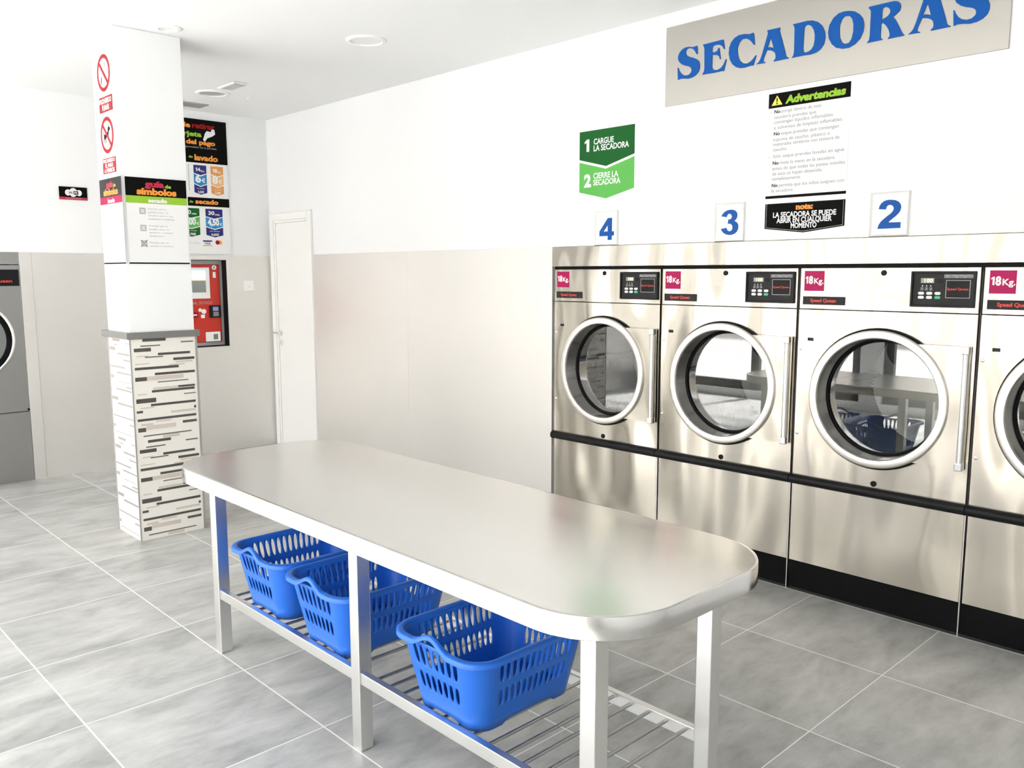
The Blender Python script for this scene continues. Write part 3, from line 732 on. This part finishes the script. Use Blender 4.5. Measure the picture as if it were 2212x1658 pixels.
for v in (.408, .304, .197, .165, .058): its.append(('-', .010, v, .006, .0155))
lettering(wn, its, M_GREYPR, .002)
lettering(wn, bold_no, M_CHAR, .0024, 'bold_lettering')
nt = tag(empty('note_sign', P_back(-2.224, 1.774)), 'small black pointed note sign saying the dryer can be opened anytime', 'sign')
bm = bmesh.new(); prism(bm, [[(0, .024), (.205, 0), (.407, .024), (.407, .144), (0, .144)]], 0, .0015); nb = build('note_board', bm, M_BLKPAPER, nt)
lettering(nt, [('nota:', .163, .111, .087, .024, .06)], M_ORANGE, .002)
lettering(nt, [('LA SECADORA SE PUEDE', .044, .077, .322, .0235, .03), ('ABRIR EN CUALQUIER', .064, .050, .282, .0235, .03), ('MOMENTO', .140, .023, .132, .0235, .03)], M_WHITE, .002)
bm = bmesh.new()
def dash(a, b, n):
    for i in range(n):
        p = [a[q]+(b[q]-a[q])*i/n for q in (0, 1)]; e = [a[q]+(b[q]-a[q])*(i+.6)/n for q in (0, 1)]
        dx, dy = e[0]-p[0], e[1]-p[1]; L = math.hypot(dx, dy); nx, ny = -dy/L*.0009, dx/L*.0009
        bm.faces.new([bm.verts.new((x, y, .002)) for x, y in ((p[0]-nx, p[1]-ny), (e[0]-nx, e[1]-ny), (e[0]+nx, e[1]+ny), (p[0]+nx, p[1]+ny))])
dash((.008, .142), (.008, .029), 16); dash((.008, .029), (.205, .0065), 28); dash((.205, .0065), (.399, .029), 28); dash((.399, .029), (.399, .142), 16)
build('stitched_border', bm, M_WHITE, nt)
# number plaques
DIG = {'2':[[(386,1211),(708,1186),(732,1287),(780,1351),(867,1379),(956,1359),(1025,1293),(1052,1211),(1021,1111),(924,999),(776,890),(633,779),(506,659),(416,523),(365,344),(1384,349),(1384,607),(850,611),(905,679),(1018,769),(1158,879),(1275,996),(1348,1123),(1371,1266),(1340,1384),(1255,1490),(1120,1563),(957,1595),(766,1600),(606,1558),(477,1456),(409,1335)]],'3':[[(376,1281),(695,1227),(721,1318),(776,1378),(857,1395),(940,1356),(992,1269),(979,1179),(916,1119),(783,1096),(765,886),(875,895),(966,863),(1035,769),(1043,642),(986,546),(889,510),(790,539),(722,612),(699,695),(365,647),(410,553),(514,442),(665,359),(831,323),(1027,326),(1203,391),(1320,492),(1380,630),(1386,755),(1354,868),(1279,955),(1147,1020),(1241,1097),(1302,1206),(1316,1331),(1277,1444),(1176,1540),(1045,1585),(883,1598),(704,1572),(542,1496),(431,1381)]],'4':[[(966,1553),(1287,1556),(1283,784),(1434,783),(1433,543),(1282,539),(1274,298),(976,298),(978,531),(345,528),(346,803)],[(968,1139),(974,795),(661,788)]]}
NUM = {'4': (-3.325, 'white framed plaque with a blue number 4 on the steel header'), '3': (-2.508, 'white framed plaque with a blue number 3 on the steel header'), '2': (-1.698, 'white framed plaque with a blue number 2 on the steel header')}
for ch, (x, lab) in NUM.items():
    W, Hh = .174, .196
    pq = tag(empty('number_plaque', P_back(x, 1.7425)), lab, 'sign', 'dryer number plaques')
    bm = bmesh.new(); box(bm, (.006, .006, 0), (W-.006, Hh-.006, .004)); build('plate', bm, M_PLASTW, pq)
    bm = bmesh.new(); f = .011; dpt = .014
    # mitred sloping frame
    o = [(0, 0), (W, 0), (W, Hh), (0, Hh)]; q = [(f, f), (W-f, f), (W-f, Hh-f), (f, Hh-f)]
    vo = [bm.verts.new((p[0], p[1], 0)) for p in o]; vt = [bm.verts.new((p[0]+(.003 if p[0] == 0 else -.003), p[1]+(.003 if p[1] == 0 else -.003), dpt)) for p in o]; vi = [bm.verts.new((p[0], p[1], .004)) for p in q]
    for k in range(4):
        j = (k+1) % 4; bm.faces.new((vo[k], vo[j], vt[j], vt[k])); bm.faces.new((vt[k], vt[j], vi[j], vi[k]))
    build('frame', bm, M_PLASTW, pq, recalc=True)
    bm = bmesh.new(); prism(bm, [[(p[0]/1e4, p[1]/1e4) for p in c] for c in DIG[ch]], .004, .0052); build('number', bm, M_BLUELET, pq)

# ================================================================== signs on the pillar
for nm, z, sub, lab in (('no_smoking_sign', 2.712, 'cig', 'round red no-smoking sticker, top of the pillar front'), ('no_dogs_sign', 2.369, 'dog', 'round red no-dogs sticker on the pillar below the no-smoking one')):
    rt = tag(empty(nm, P_pilF(-5.231, z)), lab, 'sign')
    bm = bmesh.new(); R = .102; N = 48; prism(bm, [[(R*math.cos(2*PI*i/N), R*math.sin(2*PI*i/N)) for i in range(N)]], 0, .001); build('sticker_base', bm, M_WHITE, rt)
    bm = bmesh.new()
    prism(bm, [[(R*math.cos(2*PI*i/N), R*math.sin(2*PI*i/N)) for i in range(N)], [(.080*math.cos(2*PI*i/N), .080*math.sin(2*PI*i/N)) for i in range(N)]], .001, .0016)
    c, s = math.cos(-PI/4), math.sin(-PI/4)
    prism(bm, [[(c*a-s*b, s*a+c*b) for a, b in ((-.085, -.010), (.085, -.010), (.085, .010), (-.085, .010))]], .0012, .0020)
    build('prohibition_ring', bm, M_RED, rt)
    bm = bmesh.new()
    if sub == 'cig':
        prism(bm, [[(-.052, -.056), (-.040, -.060), (-.022, -.022), (-.034, -.016)]], .001, .0014)
        prism(bm, [[(.020, .030), (.026, .030), (.034, .056), (.028, .058)]], .001, .0014)
        build('cigarette_symbol', bm, M_CHAR, rt)
    else:
        prism(bm, [[(-.050, -.044), (-.044, -.046), (-.040, -.022), (-.028, -.018), (-.026, -.044), (-.018, -.044), (-.016, -.014), (.012, -.004), (.014, -.026), (.022, -.026), (.024, .004), (.036, .022), (.052, .026), (.052, .036), (.040, .042), (.036, .054), (.030, .046), (.018, .040), (.012, .018), (-.030, .004), (-.046, .010), (-.056, .026), (-.060, .024), (-.050, .002)]], .001, .0014)
        build('dog_symbol', bm, M_BLKPAPER, rt)
for lab, z0, z1, lines in (('red sticker reading no smoking in white, between the two round stickers', 2.498, 2.583, [('PROHIBIDO', .008, .048, .188, .026), ('FUMAR', .045, .010, .112, .028)]), ('red sticker reading no dogs in white, below the round no-dogs sticker', 2.156, 2.242, [('PROHIBIDO', .010, .061, .184, .019), ('EL PASO', .040, .034, .126, .020), ('A PERROS', .020, .006, .164, .021)])):
    s_ = board('text_sticker', lab, 'sticker', P_pilF(-5.327, z0), .204, z1-z0, .001, M_RED, 'red pillar stickers'); lettering(s_, lines, M_WHITE, .0016, bold=.035)
for nm, M, W, hm, cap1, capm, word, lab in (('symbol_guide', P_pilF(-5.405, 1.638), .350, M_CHAR, 'lavado', M_PINK, 'lavado', 'washing symbol guide on the front of the pillar with a pink band'), ('symbol_guide', P_pilR(1.836, 1.638), .352, M_BLKPAPER, 'secado', M_LIME, 'secado', 'drying symbol guide on the right side of the pillar with a lime band')):
    g_ = board(nm, lab, 'poster', M, W, .490, .001, M_WHITE, 'symbol guides')
    bm = bmesh.new(); rect(bm, 0, .386, W, .490, .0012, th=.0004); hb = build('header_band', bm, hm, g_)
    bm = bmesh.new(); rect(bm, 0, .345, W, .386, .0012, th=.0004); cb_ = build('colour_band', bm, capm, g_)
    bm = bmesh.new(); rect(bm, 0, 0, W, .008, .0012, th=.0004); build('footer_line', bm, M_BLKPAPER, g_)
    lettering(hb, [('guía', .110, .440, .112, .032, .05)], M_CRIM, .002, 'red_lettering'); lettering(hb, [('de', .226, .438, .036, .018, .05)], M_LIME, .002, 'green_lettering'); lettering(hb, [('símbolos', .062, .396, .230, .034, .055)], M_ORANGE, .0022, 'orange_lettering')
    lettering(cb_, [(word, .125, .352, .110, .022, .05)], M_WHITE, .002)
    if word == 'secado':
        for k, (iz, kind) in enumerate(((.285, 'dot'), (.188, 'dots'), (.100, 'cross'))):
            bm = bmesh.new(); u0, u1 = .073, .106; t = .003
            for a in ((u0, iz, u1, iz+t), (u0, iz+.030, u1, iz+.033), (u0, iz, u0+t, iz+.033), (u1-t, iz, u1, iz+.033)): rect(bm, *a, .0018)
            n = 20; prism(bm, [[((u0+u1)/2+.012*math.cos(2*PI*i/n), iz+.0165+.012*math.sin(2*PI*i/n)) for i in range(n)], [((u0+u1)/2+.0100*math.cos(2*PI*i/n), iz+.0165+.0100*math.sin(2*PI*i/n)) for i in range(n)]], .0014, .0018)
            for q in ([0] if kind == 'dot' else [-.004, .004] if kind == 'dots' else []): disc(bm, .0026, ((u0+u1)/2+q, iz+.0165, .0018), 'Z', 10)
            if kind == 'cross':
                for s in (1, -1): prism(bm, [[(u0-.003, iz+.0165-s*.018), (u0, iz+.0165-s*.021), (u1+.003, iz+.0165+s*.018), (u1, iz+.0165+s*.021)]], .0014, .002)
            build('care_symbol', bm, M_GREYPR, g_)
        lettering(g_, [('Prendas que se', .122, .311, .108, .009), ('pueden secar en', .122, .292, .116, .009), ('secadora, pero a una', .122, .273, .142, .009), ('temperatura moderada.', .122, .254, .152, .009),
            ('Prendas que se', .122, .214, .108, .009), ('pueden secar en', .122, .195, .116, .009), ('secadora a cualquier', .122, .176, .140, .009), ('temperatura.', .122, .157, .086, .009), ('Prendas que no', .122, .118, .110, .009), ('resisten la secadora.', .122, .099, .138, .009)], M_LGREYPR, .0018)
    else:
        bm = bmesh.new(); prism(bm, [[(.058, .050), (.063, .050), (.068, .034), (.073, .050), (.078, .050), (.070, .022), (.066, .022)]], .0012, .0018); build('care_symbol', bm, M_LGREYPR, g_)

# ================================================================== things on the far left wall
wf = board('wifi_sign', 'small black wifi sign with a white cloud on the far wall', 'sign', P_left(2.119, 2.150), .203, .098, .002, M_BLKPAPER)
bm = bmesh.new(); rect(bm, .002, .002, .201, .020, .0021, th=.0004); rb_ = build('red_band', bm, M_CRIM, wf); lettering(rb_, [('VISIONADO INTERNET', .045, .006, .115, .008)], M_LGREYPR, .003)
bm = bmesh.new()
pts = []
for cx, cy, r, a0, a1 in ((.066, .054, .024, 90, 270), (.100, .046, .024, 200, 340), (.140, .054, .024, -80, 80), (.102, .064, .026, 20, 160)):
    pts += [(cx+r*math.cos(math.radians(a0+(a1-a0)*i/10)), cy+r*math.sin(math.radians(a0+(a1-a0)*i/10))) for i in range(11)]
prism(bm, [pts], .002, .0026); cl = build('cloud_symbol', bm, M_WHITE, wf)
bm = bmesh.new(); rect(bm, .104, .040, .138, .068, .003); build('cloud_cutout', bm, M_BLKPAPER, cl)
lettering(cl, [('Wi', .066, .046, .030, .016, .03)], M_CHAR, .003); lettering(cl, [('Fi', .110, .046, .020, .016, .03)], M_WHITE, .0034, 'white_lettering')
# price board
pb = board('price_board', 'tall price board with black headers and coloured price tags beside the pillar', 'poster', P_left(2.84, 1.751), .655, 1.131, .002, M_WHITE)
def L(y): return y-2.84
def Z(z): return z-1.751
bm = bmesh.new(); rect(bm, 0, Z(2.518), .655, Z(2.880), .0021, th=.0004); h1 = build('header_band', bm, M_BLKPAPER, pb)
bm = bmesh.new(); rect(bm, 0, Z(2.155), .655, Z(2.228), .0021, th=.0004); h2 = build('header_band', bm, M_BLKPAPER, pb)
lettering(h1, [('No olvide', L(2.852), Z(2.806), .325, .038, .045), ('después del pago', L(2.87), Z(2.672), .520, .036, .045), ('lavado', L(3.200), Z(2.540), .208, .044, .045)], M_ORANGE, .003, 'orange_lettering')
lettering(h1, [('retirar', L(3.192), Z(2.806), .200, .040, .045)], M_RED, .003, 'red_lettering')
lettering(h1, [('su tarjeta', L(2.95), Z(2.736), .322, .038, .045)], M_LIME, .003, 'green_lettering')
lettering(h1, [('de', L(3.150), Z(2.556), .036, .018, .04)], M_LIME, .003, 'green_lettering')
lettering(h1, [('No nos hacemos responsables de la pérdida', L(2.90), Z(2.640), .50, .014)], M_LGREYPR, .003, 'small_lettering')
bm = bmesh.new(); prism(bm, [[(L(3.283), Z(2.712)), (L(3.300), Z(2.700)), (L(3.322), Z(2.730)), (L(3.350), Z(2.742)), (L(3.372), Z(2.752)), (L(3.394), Z(2.770)), (L(3.388), Z(2.806)), (L(3.365), Z(2.815)), (L(3.355), Z(2.785)), (L(3.320), Z(2.790)), (L(3.303), Z(2.770))]], .0026, .003); build('hand_symbol', bm, M_WHITE, h1)
lettering(h2, [('secado', L(3.190), Z(2.176), .205, .036, .05)], M_ORANGE, .003, 'orange_lettering'); lettering(h2, [('de', L(3.138), Z(2.182), .034, .018, .04)], M_LIME, .003, 'green_lettering')
def tagp(y0, y1, zt, zb, tip, m1, m2, top, sup, price, unit, foot):
    W = y1-y0; r = empty('price_tag', Matrix.Identity(4)); r.parent = pb; r.matrix_local = Matrix.Translation((L(y0), Z(tip), .0022))
    Hh = zt-tip; b = zb-tip; a1 = b + (Hh-b)*.66; a0 = b+(Hh-b)*.30
    for nm, cs, m in (('top_field', [(0, a1+.012), (W/2, a1-.012+.006), (W, a1+.012), (W, Hh), (0, Hh)], m1), ('middle_field', [(0, a0+.008), (W/2, a0-.014), (W, a0+.008), (W, a1+.006), (W/2, a1-.018), (0, a1+.006)], m2), ('bottom_field', [(0, b), (W/2, 0), (W, b), (W, a0), (W/2, a0-.022), (0, a0)], m1)):
        bm = bmesh.new(); prism(bm, [cs], 0, .0006); build(nm, bm, m, r)
    lettering(r, [(top, W*.16, a1+.026, W*.36, .030, .03), (sup, W*.56, a1+.022, W*.30, .016, .02), (price, W*.10, a0+.018, W*(.46 if len(price) < 3 else .68), .060 if len(price) < 3 else .05, .05), (unit, W*(.60 if len(price) < 3 else .80), a0+.016, W*(.28 if len(price) < 3 else .16), .034 if len(price) < 3 else .022, .02), (foot, W*.28, b*.75, W*.46, .018, .03), ('con tarjeta', W*.20, b+.030, W*.6, .009)], M_WHITE, .0012)
    return r
tagp(3.187, 3.300, 2.499, 2.270, 2.252, M_NAVY, M_CYAN, '14', 'Kg.', '6', '€', '5,50€')
tagp(3.337, 3.451, 2.499, 2.270, 2.252, M_TAN, M_LTAN, '18', 'Kg.', '8', '€', '7,50€')
tagp(3.275, 3.428, 2.136, 1.913, 1.894, M_NAVY, M_CYAN, '30', 'min.', '4,50', '€', '4,05€')
tagp(3.068, 3.221, 2.136, 1.913, 1.894, M_DGREEN, M_LGREEN, '20', 'min.', '3,00', '€', '2,70€')
bm = bmesh.new(); rect(bm, L(3.241), Z(1.819), L(3.324), Z(1.867), .0022); rect(bm, L(3.241), Z(1.855), L(3.324), Z(1.867), .0024, 1); rect(bm, L(3.241), Z(1.819), L(3.324), Z(1.826), .0024, 2); vc = build('card_logo', bm, [M_WHITE, M_NAVY, M_ORANGE], pb); lettering(vc, [('VISA', L(3.255), Z(1.831), .055, .019, .02)], M_NAVY, .0028)
bm = bmesh.new(); disc(bm, .019, (L(3.372), Z(1.851), .0023), 'Z', 24); disc(bm, .019, (L(3.394), Z(1.851), .0021), 'Z', 24, 1); build('card_logo', bm, [M_RED, M_ORANGE], pb)
lettering(pb, [('Aceptamos tarjetas de crédito', L(2.93), Z(1.838), .285, .011)], M_LGREYPR, .0025)
bm = bmesh.new(); rect(bm, L(3.142), Z(2.28), L(3.145), Z(2.50), .0024); build('divider_line', bm, M_CHAR, pb)
# payment terminal, recessed behind a steel frame
pt = tag(empty('payment_terminal', P_left(2.86, .943)), 'red payment terminal with a screen set in the steel wall', 'payment terminal')
bm = bmesh.new(); W, Hh = TY1-TY0, TZ1-TZ0
for a, b in (((-.042, -.042, 0), (W+.042, 0, .010)), ((-.042, Hh, 0), (W+.042, Hh+.037, .010)), ((-.042, 0, 0), (0, Hh, .010)), ((W, 0, 0), (W+.042, Hh, .010))): box(bm, a, b, .0015)
build('surround_frame', bm, M_PANEL, pt)
bm = bmesh.new(); dpt = -.085
for a, b in (((.001, .001, dpt), (.004, Hh-.001, .002)), ((W-.004, .001, dpt), (W-.001, Hh-.001, .002)), ((.001, .001, dpt), (W-.001, .004, .002)), ((.001, Hh-.004, dpt), (W-.001, Hh-.001, .002))): box(bm, a, b)
box(bm, (.001, .001, dpt-.01), (W-.001, Hh-.001, dpt)); build('recess_lining', bm, M_BLACK, pt)
K = 1.0111
def ty(y): return y*K-TY0
def tz(z): return CAMH+(z-CAMH)*K-TZ0
bm = bmesh.new(); box(bm, (.006, .006, dpt), (ty(3.399), tz(1.695), dpt+.008), .002); build('face_plate', bm, M_GREYPL, pt)
bm = bmesh.new(); box(bm, (.045, tz(.986), dpt+.008), (ty(3.371), tz(1.660), dpt+.016), .006); rf = build('red_fascia', bm, M_TERM, pt)
w1 = dpt+.016
bm = bmesh.new(); box(bm, (ty(3.035), tz(1.367), w1), (ty(3.279), tz(1.634), w1+.006), .004); sb = build('screen_bezel', bm, M_PLASTW, pt)
m_scr = mat('terminal_screen', (.5, .5, .5, 1), .2)
def screen_nodes(m):
    b = m.node_tree.nodes['Principled BSDF']; tc = nd(m, 'ShaderNodeTexCoord'); sp = nd(m, 'ShaderNodeSeparateXYZ'); lk(m, tc.outputs['Generated'], sp.inputs[0])
    cr = nd(m, 'ShaderNodeValToRGB'); cr.color_ramp.interpolation = 'LINEAR'; e = cr.color_ramp.elements
    e[0].position = 0; e[0].color = (.10, .11, .10, 1); e[1].position = 1; e[1].color = (.28, .42, .75, 1)
    for p, c in ((.50, (.12, .13, .12, 1)), (.54, (.55, .45, .30, 1)), (.66, (.85, .85, .80, 1)), (.82, (.80, .86, .95, 1))):
        k = e.new(p); k.color = c
    lk(m, sp.outputs[1], cr.inputs[0]); lk(m, cr.outputs[0], b.inputs['Base Color']); lk(m, cr.outputs[0], b.inputs['Emission Color']); b.inputs['Emission Strength'].default_value = .25
screen_nodes(m_scr)
bm = bmesh.new(); rect(bm, ty(3.065), tz(1.420), ty(3.242), tz(1.616), w1+.0065); build('screen', bm, m_scr, sb)
lettering(rf, [('TERMINAL DE PAGO', ty(3.03), tz(1.318), .268, .024)], M_LGREYPR, w1+.001)
bm = bmesh.new(); box(bm, (ty(3.264), tz(1.200), w1), (ty(3.360), tz(1.306), w1+.022), .005); cr_ = build('card_reader', bm, M_BLKPL, pt)
bm = bmesh.new(); rect(bm, ty(3.288), tz(1.258), ty(3.338), tz(1.293), w1+.0225); rect(bm, ty(3.290), tz(1.212), ty(3.340), tz(1.250), w1+.0225, 1); build('reader_screen', bm, [mat('lilac_screen', (.33, .30, .70, 1), .3), M_GREYPR], cr_)
bm = bmesh.new()
disc(bm, .016, (ty(3.182), tz(1.268), w1+.0008), 'Z', 20); disc(bm, .022, (ty(3.215), tz(1.255), w1+.0008), 'Z', 20); rect(bm, ty(3.188), tz(1.198), ty(3.222), tz(1.228), w1+.0008); rect(bm, ty(3.311), tz(1.545), ty(3.337), tz(1.596), w1+.0008); disc(bm, .021, (ty(3.325), tz(1.634), w1+.0008), 'Z', 24)
build('white_labels', bm, M_PLASTW, pt)
bm = bmesh.new(); rect(bm, ty(3.322), tz(1.622), ty(3.328), tz(1.646), w1+.0012); build('coin_slot', bm, M_BLKPL, pt)
bm = bmesh.new(); box(bm, (ty(3.110), tz(1.205), w1), (ty(3.160), tz(1.250), w1+.006), .002); cs_ = build('card_slot', bm, mat('dark_red', rgb(110, 10, 20), .4), pt)
bm = bmesh.new(); rect(bm, ty(3.115), tz(1.222), ty(3.150), tz(1.232), w1+.0065); build('slot_light', bm, mat('pink_lamp', (1, .15, .35, 1), .4, emit=.8), cs_)
bm = bmesh.new(); box(bm, (ty(3.219), tz(.990), w1), (ty(3.356), tz(1.076), w1+.008), .003); rt_ = build('receipt_tray', bm, M_CHROME, pt)
bm = bmesh.new(); rect(bm, ty(3.290), tz(1.008), ty(3.330), tz(1.056), w1+.0085); build('tray_opening', bm, M_GREYPR, rt_)
# socket
bm = bmesh.new(); box(bm, (0, 0, 0), (.094, .091, .009), .003); so = tag(build('wall_socket', bm, M_PLASTW, M=P_left(3.600, 1.428)), 'white square socket plate on the steel panel left of the door', 'socket')
bm = bmesh.new(); disc(bm, .004, (.049, .036, .0095), 'Z', 12); build('socket_hole', bm, M_GREYPR, so)
# washer at the left edge
wm = tag(empty('washing_machine', Matrix(((0,0,1,B),(1,0,0,1.098),(0,1,0,0),(0,0,0,1)))), 'grey washing machine with a round door at the far left wall', 'washing machine')
W = .706
bm = bmesh.new(); box(bm, (0, 0, -.30), (W, 1.648, -.003)); build('cabinet', bm, M_DARKST, wm)
bm = bmesh.new(); box(bm, (0, .542, -.003), (W, 1.645, .004), .002); build('front_panel', bm, M_GREYM, wm)
bm = bmesh.new(); box(bm, (0, .0, -.003), (W, .534, .008), .002); build('lower_panel', bm, M_GREYM, wm)
bm = bmesh.new(); box(bm, (.02, 1.492, .004), (W-.006, 1.613, .012), .002); cpn = build('control_panel', bm, M_BLKPL, wm)
lettering(cpn, [('Speed Queen', .40, 1.518, .252, .022, .02)], M_REDTXT, .0126)
c = (.351, 1.097)
bm = bmesh.new(); lathe(bm, [(.262, .004), (.295, .004), (.297, .014), (.290, .024), (.280, .026), (.272, .022), (.268, .012)], (c[0], c[1], 0), 72, 'Z', closed=True); wd_ = build('door_ring', bm, M_CHROME, wm, smooth=True, recalc=True)
bm = bmesh.new(); lathe(bm, [(.228, .010), (.270, .010), (.266, .020), (.236, .022)], (c[0], c[1], 0), 72, 'Z', closed=True); build('door_seal', bm, M_BLACK, wm, smooth=True, recalc=True)
bm = bmesh.new(); lathe(bm, [(.236, .016), (.20, .022), (.10, .030), (0, .033)], (c[0], c[1], 0), 56, 'Z'); build('door_glass', bm, mat('washer_glass', (.20, .21, .21, 1), .08), wm, smooth=True)
bm = bmesh.new(); lathe(bm, [(0, .0), (.008, 0), (.008, .010), (0, .012)], (W-.006, .553, .002), 14, 'Z'); build('panel_knob', bm, M_BLACK, wm, smooth=True, recalc=True)

# ================================================================== ceiling fittings
def downlight(x, y, R, label, md):
    o = tag(empty('downlight', Matrix.Translation((x, y, H))), label, 'ceiling light', 'recessed downlights')
    bm = bmesh.new(); lathe(bm, [(R, 0), (R, -.006), (R-.006, -.010), (R-.024, -.010), (R-.028, -.004), (R-.028, 0)], (0, 0, 0), 56, 'Z', closed=True); build('trim_ring', bm, M_PLASTW, o, smooth=True, recalc=True)
    bm = bmesh.new(); lathe(bm, [(R-.027, -.003), (R*.4, -.002), (0, -.002)], (0, 0, 0), 48, 'Z'); build('diffuser', bm, md, o, smooth=True, recalc=True)
downlight(-4.375, 3.015, .120, 'round recessed downlight on the open ceiling between pillar and big sign', M_DIFF)
downlight(-6.425, 3.012, .122, 'round greyish downlight on the ceiling next to the vent', M_DIFFG)
downlight(-4.925, 2.065, .075, 'small white spotlight on the ceiling beside the pillar top', M_DIFF)
vt = tag(empty('ceiling_vent', Matrix.Translation((-6.96, 2.88, H))), 'grey slatted vent in the ceiling above the price board', 'vent')
bm = bmesh.new(); fx, fy = .085, .31
for a, b in (((-fx, -fy, -.008), (-fx+.012, fy, 0)), ((fx-.012, -fy, -.008), (fx, fy, 0)), ((-fx, -fy, -.008), (fx, -fy+.012, 0)), ((-fx, fy-.012, -.008), (fx, fy, 0))): box(bm, a, b, .001)
build('vent_frame', bm, M_GRILLE, vt)
bm = bmesh.new()
for i in range(8): box(bm, (-fx+.016+i*.018, -fy+.01, -.007), (-fx+.022+i*.018, fy-.01, -.001))
box(bm, (-fx+.01, -fy+.01, -.0015), (fx-.01, fy-.01, 0), 0, 1); build('vent_slats', bm, [M_GRILLE, M_CHAR], vt)
em = tag(empty('emergency_light', Matrix.Translation((-6.065, 2.995, H))), 'white emergency light box on the ceiling near the corner', 'emergency light')
bm = bmesh.new(); box(bm, (-.135, -.05, -.014), (.135, .05, 0), .004); build('housing', bm, M_PLASTW, em)
bm = bmesh.new(); box(bm, (-.085, -.042, -.019), (.125, .042, -.012), .003); build('diffuser', bm, M_DIFFG, em)
bm = bmesh.new(); lathe(bm, [(0, -.006), (.012, -.006), (.014, 0)], (0, 0, 0), 16, 'Z'); tag(build('smoke_sensor', bm, M_PLASTW, M=Matrix.Translation((-6.417, 3.302, H)), smooth=True), 'tiny white sensor on the ceiling in front of the far corner', 'sensor')
